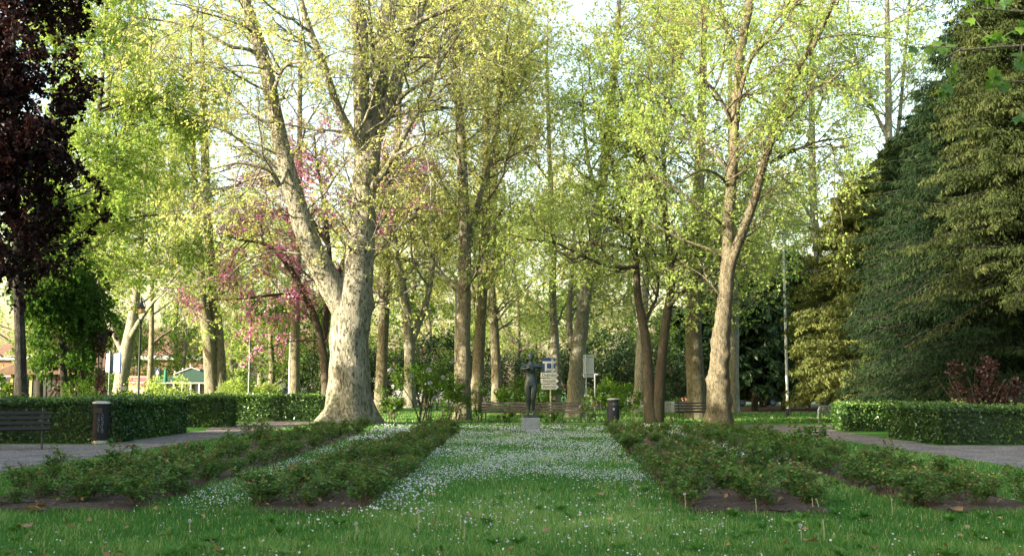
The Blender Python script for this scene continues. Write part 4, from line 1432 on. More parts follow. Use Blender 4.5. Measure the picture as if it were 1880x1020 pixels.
def far_proto(seed, leafmat, h, zmin, L1, leaf, label):
    x, Y = 0.0, 0.0
    P, Rr = trunkline(x, Y, h, 0.01, 0.28, seed)
    return tree('street_tree', label, 'tree', [(P, Rr)], seed, M['bark_mid'], leafmat, n1=2.6, L1=L1 * 1.15, n2=8, L2=1.9, n3=6, L3=1.0, nl=10, leaf=leaf * 0.62, zmin=zmin, flare=0.2, droop=0.12, group='trees beyond the park', tint=(0.1, 0.9))


fp = [far_proto(81, M['leaf_fresh'], 15, 2.6, 4.4, 0.24, 'x'), far_proto(82, M['leaf_mid'], 9.5, 1.4, 3.8, 0.26, 'x'), far_proto(83, M['leaf_plane'], 18, 3.4, 4.6, 0.24, 'x')]
far = [
    (0, 480, 72, 0.8, 'bright green tree over the parked cars behind the far hedge'),
    (1, 575, 76, 0.75, 'dense mid green tree beside the flared base of the big plane tree'),
    (1, 785, 78, 0.95, 'dense dark green tree behind the crooked V plane tree'),
    (0, 950, 74, 0.8, 'bright green tree behind the statue'),
    (1, 1095, 82, 1.0, 'dense green tree behind the blank sign back'),
    (2, 660, 92, 1.0, 'tall yellow green tree far behind the fork of the big plane tree'),
    (2, 870, 96, 1.05, 'tall yellow green tree far behind the bench-end trunk'),
    (2, 1020, 90, 1.05, 'tall yellow green tree far behind the blue map sign'),
    (2, 1160, 96, 1.1, 'tall yellow green tree far behind the twin-stemmed tree'),
    (2, 1290, 92, 1.0, 'tall yellow green tree far behind the stout brown trunk'),
    (2, 1420, 98, 1.1, 'tall yellow green tree above the dark yews'),
    (2, 1580, 100, 1.1, 'tall yellow green tree above the sunlit cedar'),
    (0, 1690, 96, 1.25, 'tall fresh green tree behind the fir tops'),
    (2, 430, 100, 1.0, 'tall yellow green tree behind the roof of the long house'),
    (0, 320, 104, 0.9, 'fresh green tree behind the green pavilion'),
    (2, 170, 100, 1.05, 'tall yellow green tree behind the advertising panels'),
    (0, 30, 88, 1.0, 'fresh green tree far behind the wooden kiosk'),
    (2, 760, 104, 1.1, 'tall yellow green tree farthest behind the flowering shrubs'),
    (1, 860, 86, 0.7, 'low dense green tree before the orange house'),
    (1, 497, 66, 0.8, 'dense mid green tree over the dark car behind the far hedge'),
    (1, 590, 66, 0.85, 'dense mid green tree over the silver car behind the far hedge'),
    (1, 150, 72, 0.8, 'dense mid green tree between the kiosk and the advertising column'),
    (1, 335, 97, 0.85, 'dense mid green tree rising behind the green pavilion roof'),
    (1, 250, 100, 0.75, 'dense mid green tree rising behind the red awning'),
    (1, 205, 94, 0.85, 'low dense green tree before the long house behind the leaning pale tree'),
    (1, 425, 92, 0.8, 'low dense green tree before the long house behind the twin trunks'),
    (1, 100, 96, 0.9, 'low dense green tree before the long house behind the weeping tree'),
    (1, 640, 86, 0.9, 'low dense green tree behind the big plane tree'),
    (1, 985, 88, 0.9, 'low dense green tree far behind the statue and map sign'),
    (1, 1200, 76, 0.62, 'low dense green tree behind the round laurel bush'),
]
first = [True] * 3
for i, px_, Y_, sc, lb in far:
    loc = (cx(px_, Y_), Y_, 0)
    if first[i]:
        first[i] = False
        o = fp[i]
        o.location, o.scale, o['label'] = loc, (sc,) * 3, lb
    else:
        dup(fp[i], loc, px_ * 1.3, lb, None, sc)

# trees added outside the frame, placed to shade the lawn from the low sun
oc = tree('added_shade_tree', 'dense tree added out of view to shade the rose lawn', 'tree', [trunkline(-27, 5, 15, 0, 0.35, 91)], 91, M['bark_dark'], M['leaf_mid'],
          n1=4.5, L1=4.6, n2=7, L2=1.9, n3=5, L3=1.0, nl=13, leaf=0.27, zmin=1.4, group='added shade trees out of view beside the rose lawn')
for x_, y_ in [(-26, 0), (-26.5, 12), (-27.5, 6.5), (-26.5, 18), (-33, 4), (-27, -8), (-26, -16), (-33, -4), (-33, -12), (-25, -23), (-22, -29), (-31, -20)]:
    dup(oc, (x_, y_, 0), x_ * y_ * 0.37, None, None, (1.0, 1.0, 0.74 if y_ > 10 and x_ > -30 else 1.0 + 0.1 * math.sin(x_ * y_)))

# ------------------------------------------------------------------ shrubs
for a in [
    ('flowering_shrub', 'white flowering shrub closest to the flared base of the big plane tree', cx(722, 44), 44, 1.35, 1.75, 101, 'leaf_mid', 1500, 0.085, None, 'shrub', 11, 7, 0.3, (0, 0.8)),
    ('flowering_shrub', 'tall leggy shrub with white snowball flowers before the crooked V plane tree', cx(775, 43), 43, 2.3, 2.5, 102, 'leaf_mid', 2600, 0.085, None, 'shrub', 16, 9, 0.3, (0, 0.8), 0.5, 'bark_dark', 0.07, 0.38),
    ('flowering_shrub', 'loose white flowering shrub just beside the bench-end trunk', cx(812, 45), 45, 1.6, 2.0, 103, 'leaf_mid', 1500, 0.085, None, 'shrub', 9, 6, 0.3, (0, 0.8), 0.4, 'bark_dark', 0.07, 0.3),
    ('shrub', 'green shrub around the foot of the bench-end trunk', cx(838, 44), 44, 1.3, 1.5, 104, 'leaf_mid', 1400, 0.08),
    ('shrub', 'ivy-like shrub climbing beside the end of the long bench', cx(882, 44.5), 44.5, 0.9, 1.5, 105, 'leaf_mid', 1000, 0.07),
    ('flowering_shrub', 'small shrub with white blossoms at the bin end of the long bench', cx(1080, 41.4), 41.4, 0.75, 1.05, 106, 'leaf_mid', 700, 0.07, None, 'shrub', 10, 5),
    ('shrub', 'round dark laurel bush behind the pale low wall', cx(1238, 68), 68, 1.9, 1.5, 107, 'leaf_dark', 2600, 0.1, None, 'shrub', 0, 5, 0.75),
    ('shrub', 'mid green shrub behind the statue and long bench', cx(945, 52), 52, 2.6, 1.9, 108, 'leaf_mid', 2600, 0.1),
    ('shrub', 'mid green shrub between the statue and the blue map sign', cx(990, 55), 55, 2.2, 1.6, 109, 'leaf_mid', 2000, 0.1),
    ('shrub', 'wide green shrub behind the blank sign back', cx(1112, 60), 60, 3.2, 1.9, 110, 'leaf_mid', 3000, 0.11),
    ('shrub', 'low green shrub behind the bin', cx(1145, 58), 58, 2.6, 1.5, 111, 'leaf_mid', 2400, 0.11),
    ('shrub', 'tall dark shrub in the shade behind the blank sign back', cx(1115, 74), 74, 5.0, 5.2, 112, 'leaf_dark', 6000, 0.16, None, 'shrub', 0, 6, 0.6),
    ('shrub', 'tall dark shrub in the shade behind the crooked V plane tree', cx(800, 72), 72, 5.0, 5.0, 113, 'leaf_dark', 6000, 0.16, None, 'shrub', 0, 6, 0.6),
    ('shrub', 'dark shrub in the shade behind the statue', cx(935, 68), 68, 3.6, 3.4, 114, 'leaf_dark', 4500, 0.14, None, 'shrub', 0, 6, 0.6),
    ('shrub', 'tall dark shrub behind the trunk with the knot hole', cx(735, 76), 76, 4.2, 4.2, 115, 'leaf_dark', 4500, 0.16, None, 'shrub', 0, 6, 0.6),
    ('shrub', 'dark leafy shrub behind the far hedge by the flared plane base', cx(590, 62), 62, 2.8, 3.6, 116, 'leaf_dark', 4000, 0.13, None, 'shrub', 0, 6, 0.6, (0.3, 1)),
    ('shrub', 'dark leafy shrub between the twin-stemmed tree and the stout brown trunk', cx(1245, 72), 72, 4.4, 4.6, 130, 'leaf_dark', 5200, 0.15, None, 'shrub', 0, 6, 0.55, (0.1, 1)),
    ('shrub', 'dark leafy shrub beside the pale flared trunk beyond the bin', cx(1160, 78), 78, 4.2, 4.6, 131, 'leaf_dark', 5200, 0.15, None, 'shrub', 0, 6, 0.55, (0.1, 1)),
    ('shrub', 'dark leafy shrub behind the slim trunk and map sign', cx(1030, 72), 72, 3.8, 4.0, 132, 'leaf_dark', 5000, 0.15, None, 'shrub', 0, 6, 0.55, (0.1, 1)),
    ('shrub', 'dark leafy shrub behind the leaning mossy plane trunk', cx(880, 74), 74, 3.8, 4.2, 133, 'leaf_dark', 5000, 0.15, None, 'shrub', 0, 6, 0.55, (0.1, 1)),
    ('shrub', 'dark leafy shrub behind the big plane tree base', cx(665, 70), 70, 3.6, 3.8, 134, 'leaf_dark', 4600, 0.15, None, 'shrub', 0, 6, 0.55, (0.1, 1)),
    ('shrub', 'mid green shrub behind the iron railing under the leaning pale tree', cx(175, 63), 63, 3.2, 2.6, 135, 'leaf_mid', 3000, 0.12),
    ('shrub', 'mid green shrub behind the iron railing beside the twin trunks', cx(430, 66), 66, 3.0, 2.8, 136, 'leaf_mid', 3000, 0.12),
    ('shrub', 'bright green shrub behind the far hedge beside the grey pole', cx(478, 50), 50, 2.2, 1.75, 117, 'leaf_fresh', 2400, 0.1),
    ('shrub', 'bright green shrub behind the hedge under the twin trunks', cx(430, 48), 48, 1.7, 1.7, 118, 'leaf_fresh', 2000, 0.1),
    ('shrub', 'bright green shrub behind the hedge before the green pavilion', cx(300, 40), 40, 2.8, 1.7, 119, 'leaf_fresh', 3000, 0.09),
    ('shrub', 'bright green shrub behind the hedge at the foot of the black lantern', cx(262, 34), 34, 1.6, 1.35, 120, 'leaf_fresh', 1800, 0.08),
    ('flowering_shrub', 'shrub with a white blossom cluster behind the graffiti bin', cx(205, 30), 30, 1.2, 1.22, 121, 'leaf_mid', 1500, 0.075, None, 'shrub', 7, 5),
    ('shrub', 'green shrub behind the hedge at the foot of the weeping tree', cx(140, 30), 30, 1.6, 1.45, 122, 'leaf_mid', 1800, 0.08),
    ('shrub', 'leafy shrub before the wooden kiosk at the end of the hedge', cx(14, 31), 31, 1.3, 1.7, 123, 'leaf_mid', 1500, 0.09),
    ('shrub', 'copper red shrub with bare stems behind the long clipped hedge', cx(1800, 27.6), 27.6, 2.0, 2.0, 124, 'leaf_redbush', 2000, 0.085, None, 'shrub', 0, 8, 0.2),
    ('shrub', 'low bright green shrub under the copper red shrub', cx(1765, 27.2), 27.2, 1.0, 0.97, 125, 'leaf_fresh', 800, 0.07),
    ('shrub', 'thin spindly shrub at the foot of the twin-stemmed tree', cx(1232, 43.2), 43.2, 1.1, 0.95, 126, 'leaf_mid', 320, 0.06),
    ('shrub', 'thin spindly shrub beside the bin', cx(1166, 43), 43, 0.9, 0.8, 127, 'leaf_mid', 300, 0.06),
    ('shrub', 'leafy weed clump under the long bench', cx(1005, 42.6), 42.6, 1.1, 0.5, 128, 'leaf_mid', 700, 0.06),
    ('shrub', 'low weed clump under the statue end of the long bench', cx(930, 42.6), 42.6, 0.9, 0.45, 129, 'leaf_mid', 500, 0.06),
]:
    shrub(*a)


# ------------------------------------------------------------------ things: statue, benches, bins, signs, poles
M['bronze'] = mat_plain('green_black_bronze', (0.045, 0.062, 0.062), 0.42, 0.55, 0.45, 9, 0.15, 0.5, (0.02, 0.028, 0.03))
M['stone'] = mat_plain('weathered_grey_stone', (0.20, 0.225, 0.24), 0.85, 0, 0.3, 7, 0.25, 0.2)
M['wood'] = mat_plain('weathered_brown_slats', (0.062, 0.050, 0.040), 0.7, 0, 0.4, 12, 0.3)
M['wood_dark'] = mat_plain('dark_stained_slats', (0.018, 0.017, 0.018), 0.75, 0, 0.35, 12, 0.3)
M['iron'] = mat_plain('dark_green_iron', (0.03, 0.04, 0.037), 0.5, 0.4, 0.3, 15)
M['steel'] = mat_plain('galvanised_steel', (0.36, 0.40, 0.42), 0.5, 0.5, 0.2, 20)
M['steel_dark'] = mat_plain('dull_grey_steel', (0.15, 0.17, 0.18), 0.6, 0.3, 0.2, 20)
M['bin_dark'] = mat_plain('charcoal_bin_paint', (0.022, 0.027, 0.038), 0.6, 0.0, 0.35, 5, 0, 0.25)
M['bin_black'] = mat_plain('black_bin_paint', (0.010, 0.011, 0.013), 0.6, 0.0, 0.35, 5, 0, 0.2)
M['bin_lid'] = mat_plain('pale_metal_lid', (0.48, 0.46, 0.43), 0.45, 0.3, 0.3, 9)
M['white'] = mat_plain('white_paint', (0.75, 0.77, 0.78), 0.5, 0, 0.12, 12)
M['offwhite'] = mat_plain('grimy_white_paint', (0.42, 0.43, 0.43), 0.6, 0, 0.2, 8)
M['blue'] = mat_plain('sign_blue', (0.02, 0.075, 0.30), 0.4, 0, 0.15, 6)
M['navy'] = mat_plain('navy_board', (0.02, 0.03, 0.10), 0.5, 0, 0.2, 6)
M['black'] = mat_plain('black_paint', (0.02, 0.02, 0.022), 0.5, 0, 0.2, 8)
M['red'] = mat_plain('faded_red_canvas', (0.38, 0.09, 0.10), 0.8, 0, 0.25, 6)
M['green_roof'] = mat_plain('dark_green_canvas', (0.012, 0.05, 0.038), 0.75, 0, 0.25, 5)
M['green_umb'] = mat_plain('green_parasol_canvas', (0.02, 0.16, 0.08), 0.8, 0, 0.25, 9)
M['tiles'] = mat_brick('red_brown_roof_tiles', (0.14, 0.075, 0.055), (0.19, 0.10, 0.07), (0.09, 0.045, 0.035), 2.2, 0.5, 0.4)
M['plaster_o'] = mat_plain('orange_plaster', (0.20, 0.12, 0.085), 0.9, 0, 0.2, 1.2, 0.1)
M['plaster_p'] = mat_plain('pink_plaster', (0.50, 0.24, 0.18), 0.9, 0, 0.2, 1.2, 0.1)
M['plaster_c'] = mat_plain('cream_plaster', (0.46, 0.38, 0.28), 0.9, 0, 0.2, 1.2, 0.1)
M['brown_wood'] = mat_plain('brown_planks', (0.11, 0.065, 0.04), 0.75, 0, 0.35, 8, 0.2)
M['yellow_wood'] = mat_plain('ochre_planks', (0.42, 0.29, 0.11), 0.75, 0, 0.25, 8, 0.2)
M['glass'] = mat_plain('dark_window_glass', (0.03, 0.037, 0.042), 0.12, 0, 0.2, 2, 0, 0.8)
M['stonewall'] = mat_brick('rubble_stone_wall', (0.30, 0.26, 0.20), (0.20, 0.18, 0.14), (0.11, 0.10, 0.08), 3.0, 0.5, 0.3)
M['lamp_glass'] = mat_plain('amber_lamp_glass', (0.55, 0.30, 0.14), 0.3, 0, 0.15, 8)
M['tyre'] = mat_plain('tyre_rubber', (0.02, 0.02, 0.02), 0.85)
M['tail'] = mat_plain('red_light_glass', (0.35, 0.02, 0.02), 0.25)


# --- bronze statue of a standing woman, hands joined before her chest
def skin_body(joints, edges, radii, sub=2):
    me = bpy.data.meshes.new('tmp')
    me.from_pydata(joints, edges, [])
    ob = bpy.data.objects.new('tmp', me)
    COL.objects.link(ob)
    ob.modifiers.new('skin', 'SKIN').use_smooth_shade = True
    sk = me.skin_vertices[0].data
    for i, r in enumerate(radii):
        rx, ry = r if isinstance(r, tuple) else (r, r)
        sk[i].radius = (rx, ry)
        sk[i].use_root = (i == 0)
    sb = ob.modifiers.new('sub', 'SUBSURF')
    sb.levels = sub
    dg = bpy.context.evaluated_depsgraph_get()
    dg.update()
    ev = ob.evaluated_get(dg)
    em = ev.to_mesh()
    V = np.array([v.co[:] for v in em.vertices])
    F = [tuple(p.vertices) for p in em.polygons]
    ev.to_mesh_clear()
    bpy.data.objects.remove(ob)
    bpy.data.meshes.remove(me)
    return V, F


def statue():
    J = [(0, 0, .97), (0, .01, 1.14), (0, .0, 1.30), (0, -.01, 1.43), (0, .0, 1.535), (0, -.005, 1.60), (0, -.02, 1.69), (0, -.01, 1.775),
         (-.10, 0, 1.475), (-.185, .0, 1.46), (-.285, -.06, 1.36), (-.13, -.20, 1.375), (.0, -.255, 1.415),
         (.10, 0, 1.475), (.185, -.01, 1.47), (.33, -.06, 1.41), (.19, -.20, 1.42), (.07, -.26, 1.435),
         (-.095, 0, .88), (-.092, -.015, .70), (-.078, -.02, .48), (-.075, .03, .30), (-.068, .03, .085), (-.085, -.12, .035),
         (.095, 0, .88), (.088, -.03, .70), (.062, -.05, .48), (.066, .0, .30), (.068, .02, .085), (.10, -.13, .035)]
    E = [(0, 1), (1, 2), (2, 3), (3, 4), (4, 5), (5, 6), (6, 7), (3, 8), (8, 9), (9, 10), (10, 11), (11, 12), (3, 13), (13, 14), (14, 15), (15, 16), (16, 17),
         (0, 18), (18, 19), (19, 20), (20, 21), (21, 22), (22, 23), (0, 24), (24, 25), (25, 26), (26, 27), (27, 28), (28, 29)]
    Rd = [(.215, .15), (.16, .115), (.175, .125), (.18, .125), .075, .056, .088, .08,
          .075, .07, .055, .045, .034, .075, .07, .055, .045, .034,
          .128, .115, .082, .074, .045, .037, .128, .115, .082, .074, .045, .037]
    V, F = skin_body(J, E, Rd, 2)
    # face, breasts, belly as swellings of the one surface
    def bump(c, r, d):
        w = np.exp(-np.sum((V - np.array(c)) ** 2, 1) / r ** 2)
        V[:] = V + w[:, None] * np.array(d)
    bump((0, -.11, 1.68), .022, (0, -.03, 0))
    bump((-.035, -.10, 1.705), .018, (0, .014, 0))
    bump((.035, -.10, 1.705), .018, (0, .014, 0))
    bump((0, -.10, 1.645), .02, (0, -.008, 0))
    bump((0, -.09, 1.61), .03, (0, -.014, 0))
    for s in (-1, 1):
        bump((s * .075, -.12, 1.36), .06, (0, -.045, 0))
        bump((s * .09, .0, 1.69), .02, (s * .015, 0, 0))
    bump((0, -.12, 1.05), .09, (0, -.02, 0))
    fs = [list(f) for f in F]
    P_ = [tuple(v) for v in V]

    def finger(p0, p1, p2, r):
        b = PB()
        b.tube([p0, p1, p2], r, 6, r * 0.75)
        o = len(P_)
        P_.extend(tuple(v) for v in b.v)
        fs.extend([[i + o for i in f] for f in b.f])
    for k in range(4):   # fingers of both hands folded over each other
        finger((.01, -.268 - .004 * k, 1.435 - .018 * k), (.045, -.292, 1.44 - .018 * k), (.075 - .006 * k, -.285, 1.438 - .017 * k), .0095)
        finger((.065, -.275 - .004 * k, 1.462 - .016 * k), (.03, -.30, 1.466 - .016 * k), (-.005 + .006 * k, -.292, 1.46 - .016 * k), .0095)
    finger((-.02, -.26, 1.435), (.0, -.27, 1.47), (.02, -.285, 1.485), .010)
    finger((.085, -.26, 1.455), (.07, -.275, 1.485), (.045, -.29, 1.495), .010)
    for s, fx, kn in ((-1, -.085, -.12), (1, .10, -.13)):    # toes
        for k in range(5):
            x = fx + s * (-.028 + .014 * k)
            finger((x, kn - .01, .03), (x + s * .003, kn - .045 + .005 * k, .026), (x + s * .004, kn - .062 + .008 * k, .014), .011 if k == 0 else .008)
    p = gnd(975, 793)
    base_z = 0.50
    t = thing('bronze_statue', 'dark bronze statue of a nude standing woman with hands joined before her chest', 'statue', (p[0], p[1] + 0.27, base_z), 0)
    pb_ = PB()
    pb_.v, pb_.f = P_, [tuple(f) for f in fs]
    o = pb_.build('figure', M['bronze'], t, True)
    h = PB()
    prof = [(0.0, .112), (.055, .105), (.088, .075), (.101, .03), (.098, -.02), (.085, -.05)]
    h.lathe([(r * 1.0 + .001, 1.735 + z) for r, z in prof][::-1], 18, (0, .012))
    h.lathe([(.0005, 1.87), (.03, 1.865), (.04, 1.84), (.03, 1.815)][::-1], 12, (0, .05))
    ho = h.build('hair', M['bronze'], t, True)
    b = PB()
    b.box(-.215, .215, -.22, .17, -.075, .012, bev=.012)
    b.build('base_plate', M['bronze'], t)
    q = PB()
    q.box(-.27, .27, 0, .52, -.03, base_z - .076, bev=.012)
    po = q.build('stone_plinth', M['stone'])
    po.location = (p[0], p[1], 0)
    tag(po, 'pale grey stone block under the bronze statue', 'plinth')


statue()


# --- benches
def bench(name, label, x, Y, rz, length, mat, back_rows=4):
    t = thing(name, label, 'bench', (x, Y, 0), rz)
    hl = length / 2
    s = PB()
    for k in range(5):
        y = -.25 + k * .095
        s.box(-hl, hl, y, y + .078, .405 - .006 * k, .437 - .006 * k, bev=.006)
    s.build('seat', mat, t)
    b = PB()
    tilt = Matrix.Rotation(R(-14), 4, 'X')
    mt_ = Matrix.Translation((0, .22, .40)) @ tilt
    for k in range(back_rows):
        z = .0 + k * .108
        b.box(-hl, hl, -.015, .015, z, z + .07, mt_, bev=.006)
    b.build('backrest', mat, t)
    npair = max(2, int(length / 1.6) + 1)
    for i in range(npair):
        xx = -hl + .15 + (length - .3) * i / (npair - 1)
        f = PB()
        f.tube([(xx, -.22, -.02), (xx, -.2, .25), (xx, -.22, .4)], .018, 6)
        f.build('leg', M['iron'], t)
        f = PB()
        f.tube([(xx, .26, -.02), (xx, .2, .3), (xx, .24, .45), (xx, .335, .86)], .018, 6)
        f.box(xx - .016, xx + .016, -.23, .22, .36, .392)
        f.build('leg', M['iron'], t)
    return t


p0, p1 = gnd(884, 777), gnd(1076, 777)
bench('park_bench', 'very long brown slatted bench behind the bronze statue', (p0[0] + p1[0]) / 2 + .0, 41.9, 0, 3.95, M['wood'])
bench('park_bench', 'short brown slatted bench partly hidden by the knobbly tree', cx(1277, 42.3), 42.3, R(12), 1.5, M['wood'])
bench('park_bench', 'dark weathered bench against the long hedge beside the graffiti bin', -10.62, 22.7, R(24), 2.0, M['wood_dark'], 4)

# --- litter bins
pb1 = gnd(1127, 779)
t = thing('litter_bin', 'charcoal round litter bin with pale lid and small crest beside the long bench', 'bin', (pb1[0], pb1[1] + .2, 0))
PB().lathe([(.19, -.02), (.2, .0), (.2, .06), (.185, .065), (.185, .075)], 24).build('foot', M['stone'], t, True)
PB().lathe([(.2, .075), (.222, .09), (.226, .4), (.226, .69), (.215, .70)], 28).build('body', M['bin_dark'], t, True)
q = PB()
for k in range(4):
    a = R(45 + 90 * k)
    q.box(-.028, .028, -.012, .012, .69, .84, Matrix.Rotation(a, 4, 'Z') @ Matrix.Translation((0, -.205, 0)))
q.build('post', M['bin_dark'], t)
PB().lathe([(.14, .695), (.14, .84)], 20).build('liner', M['steel_dark'], t, True)
PB().lathe([(.2, .835), (.228, .84), (.23, .90)], 28).build('collar', M['bin_dark'], t, True)
PB().lathe([(.232, .901), (.232, .925), (.19, .95), (.08, .962)], 28).build('lid', M['bin_lid'], t, True)
q = PB()
q.prism([(-.035, .60), (-.035, .55), (0, .505), (.035, .55), (.035, .60)], -.238, -.226)
q.build('crest', M['offwhite'], t)

pb2 = gnd(180, 814)
t = thing('litter_bin', 'black round litter bin scrawled with white graffiti before the long hedge', 'bin', (pb2[0], pb2[1] + .2, 0))
PB().lathe([(.2, -.02), (.215, 0), (.215, .07), (.2, .075)], 24).build('foot', M['bin_lid'], t, True)
PB().lathe([(.21, .076), (.225, .09), (.228, .5), (.228, .90), (.215, .915)], 28).build('body', M['bin_black'], t, True)
PB().lathe([(.232, .916), (.236, .93), (.23, .955), (.16, .975), (.05, .98)], 28).build('lid', M['bin_lid'], t, True)
q = PB()
q.box(-.11, .11, -.015, .0, .70, .82, Matrix.Rotation(R(-6), 4, 'Z') @ Matrix.Translation((0, -.222, 0)))
q.build('slot', M['black'], t)
q = PB()
rg = np.random.default_rng(12)


def on_bin(u, z, r=.2305):
    a = -math.pi / 2 + u / .228
    return (r * math.cos(a), r * math.sin(a), z)


for row, (u0, n_) in enumerate([(.0, 9), (.075, 11)]):   # two upright lines of scrawled strokes
    z = .70 if row else .66
    for k in range(n_):
        u, dz = u0 + rg.normal() * .008, .045
        pts = [(u - .022, z), (u + .018, z - .018 + rg.normal() * .01), (u - .012, z - .03), (u + .026, z - .048 + rg.normal() * .008)]
        if k % 3 == 0:
            pts = [(u - .02, z - .01), (u + .03, z + .012), (u, z - .03), (u + .02, z - .045)]
        if row and k % 2:
            pts = [(u + .03, z + .01), (u - .02, z - .005), (u - .02, z - .04), (u + .03, z - .045), (u + .02, z)]
        q.tube([on_bin(*p) for p in pts], .003, 4)
        z -= .042
q.build('graffiti', M['steel'], t)
q = PB()
q.box(.215, .235, -.06, -.02, .62, .72)
q.build('hinge', M['steel'], t)


# --- lettering
def lettering(txt, size, mat, parent, loc, sx=1.0):
    c = bpy.data.curves.new('lettering', 'FONT')
    c.body = txt
    c.size = size
    c.extrude = 0.002
    c.align_x = 'CENTER'
    c.align_y = 'CENTER'
    o = bpy.data.objects.new('lettering', c)
    COL.objects.link(o)
    dg = bpy.context.evaluated_depsgraph_get()
    dg.update()
    me = bpy.data.meshes.new_from_object(o.evaluated_get(dg))
    bpy.data.objects.remove(o)
    me.materials.clear()
    me.materials.append(mat)
    m = bpy.data.objects.new('lettering', me)
    COL.objects.link(m)
    m.parent = parent
    m.location = loc
    m.rotation_euler = (math.pi / 2, 0, 0)
    m.scale = (sx, 1, 1)
    return m


# --- map sign with three direction arrows
YS = 49.0
ps = pix(1011, 718, YS)
zz = lambda py, Y: pix(940, py, Y)[2]
xs = lambda px: pix(px, 690, YS)[0] - ps[0]
t = thing('direction_sign', 'blue road layout sign above three white arrow signs on a steel post', 'sign', (ps[0], YS, 0))
q = PB()
q.tube([(0, .05, -.05), (0, .05, zz(652, YS))], .035, 10)
q.build('post', M['steel'], t)
q = PB()
x0_, x1_, z0_, z1_ = xs(996), xs(1020), zz(682.5, YS), zz(657, YS)
q.box(x0_, x1_, -.01, .012, z0_, z1_, bev=.004)
q.build('map_panel', M['blue'], t)
w_, h_ = x1_ - x0_, z1_ - z0_
fx = lambda u: x0_ + w_ * u
fz = lambda v: z0_ + h_ * v
q = PB()
q.box(fx(.02), fx(.98), -.016, -.010, fz(.62), fz(.78))
q.box(fx(.18), fx(.34), -.017, -.0105, fz(.04), fz(.62))
q.box(fx(.34), fx(.68), -.0165, -.010, fz(.08), fz(.25))
q.box(fx(.68), fx(.84), -.018, -.010, fz(.02), fz(.94))
q.box(fx(.84), fx(.98), -.0155, -.010, fz(.10), fz(.26))
q.build('road_map', M['white'], t)
q = PB()
q.tube([(fx(.76), -.02, fz(.9)), (fx(.76), -.02, fz(.5)), (fx(.755), -.02, fz(.22)), (fx(.70), -.02, fz(.15)), (fx(.42), -.02, fz(.14)), (fx(.30), -.02, fz(.12)), (fx(.26), -.02, fz(.03))], .009, 5)
q.build('route_line', M['black'], t)
for (ya, yb, xa, xb, txt) in [(683.2, 692.6, 992.5, 1030, 'Dubrava'), (694, 703.4, 992.5, 1030, 'Sesvete'), (704.8, 714.2, 994, 1030, 'Bjelovar')]:
    za, zb = zz(yb, YS), zz(ya, YS)
    xa, xb = xs(xa), xs(xb)
    hh = (zb - za) / 2
    q = PB()
    q.prism([(xa, za), (xb - hh * 1.05, za), (xb, za + hh), (xb - hh * 1.05, zb), (xa, zb)], -.012, .012)
    pn = q.build('arrow_panel', M['white'], t)
    q = PB()
    e = hh * .85
    q.prism([(xb - hh * 1.05, za - .002), (xb + .004, za + hh), (xb - hh * 1.05, zb + .002), (xb - hh * 1.05 - e, zb + .002), (xb - e, za + hh), (xb - hh * 1.05 - e, za - .002)], -.016, -.011)
    q.build('arrow_head', M['black'], pn)
    lettering(txt, (zb - za) * .86, M['black'], pn, ((xa + xb - hh * 1.6) / 2 + .02, -.0145, za + hh), .98)

# --- blank sign seen from behind, and a thin post with a short arm
YB = 46.5
pq = pix(1076.5, 718, YB)
t = thing('road_sign', 'plain grey back of a rectangular road sign on a steel post', 'sign', (pq[0], YB, 0))
q = PB()
q.tube([(0, 0, -.05), (0, 0, zz(650, YB))], .03, 10)
q.build('post', M['steel'], t)
q = PB()
q.box(pix(1071, 690, YB)[0] - pq[0], pix(1091, 690, YB)[0] - pq[0], .034, .05, zz(692, YB), zz(650.5, YB), bev=.005)
q.build('panel', M['steel'], t)
q = PB()
for z_ in (zz(655, YB), zz(687, YB)):
    q.box(-.2, .3, .027, .0335, z_ - .02, z_ + .02)
q.build('bracket', M['steel_dark'], t)
YP = 43.0
pq = pix(1092.5, 718, YP)
t = thing('metal_post', 'thin dark post with a short crossbar beside the long bench', 'post', (pq[0], YP, 0))
q = PB()
q.tube([(0, 0, -.05), (0, 0, zz(687, YP))], .032, 10)
q.build('pole', M['steel_dark'], t)
q = PB()
q.box(-.02, .13, -.03, .03, zz(688, YP), zz(685.5, YP), bev=.006)
q.build('crossbar', M['steel'], t)

# --- park lantern, street lamps and poles
YL = 33.5
pl = pix(254, 718, YL)
t = thing('park_lantern', 'black park lantern with an oval iron hoop and amber glass behind the hedge', 'street lamp', (pl[0], YL, 0))
PB().lathe([(.085, -.03), (.085, .35), (.06, .4), (.05, .9), (.036, .95), (.034, zz(592, YL)), (.05, zz(590, YL)), (.03, zz(586, YL))], 14).build('pole', M['iron'], t, True)
q = PB()
zc, zh, xw = (zz(547, YL) + zz(588, YL)) / 2, (zz(547, YL) - zz(588, YL)) / 2, .125
q.tube([(xw * math.sin(a) * (1 if abs(a) < 9 else 1), 0, zc + zh * math.cos(a)) for a in np.linspace(0, 2 * math.pi, 33)], .014, 6)
q.build('hoop', M['iron'], t, True)
PB().lathe([(.135, zz(566, YL)), (.14, zz(565, YL)), (.085, zz(561.5, YL)), (.05, zz(556, YL)), (.03, zz(550, YL)), (.012, zz(547, YL))], 18).build('hood', M['iron'], t, True)
PB().lathe([(.06, zz(575, YL)), (.10, zz(573, YL)), (.115, zz(566.3, YL))], 18).build('lamp_glass', M['lamp_glass'], t, True)
PB().lathe([(.012, zz(546.8, YL)), (.02, zz(545.5, YL)), (.004, zz(543, YL))], 10).build('finial', M['iron'], t, True)

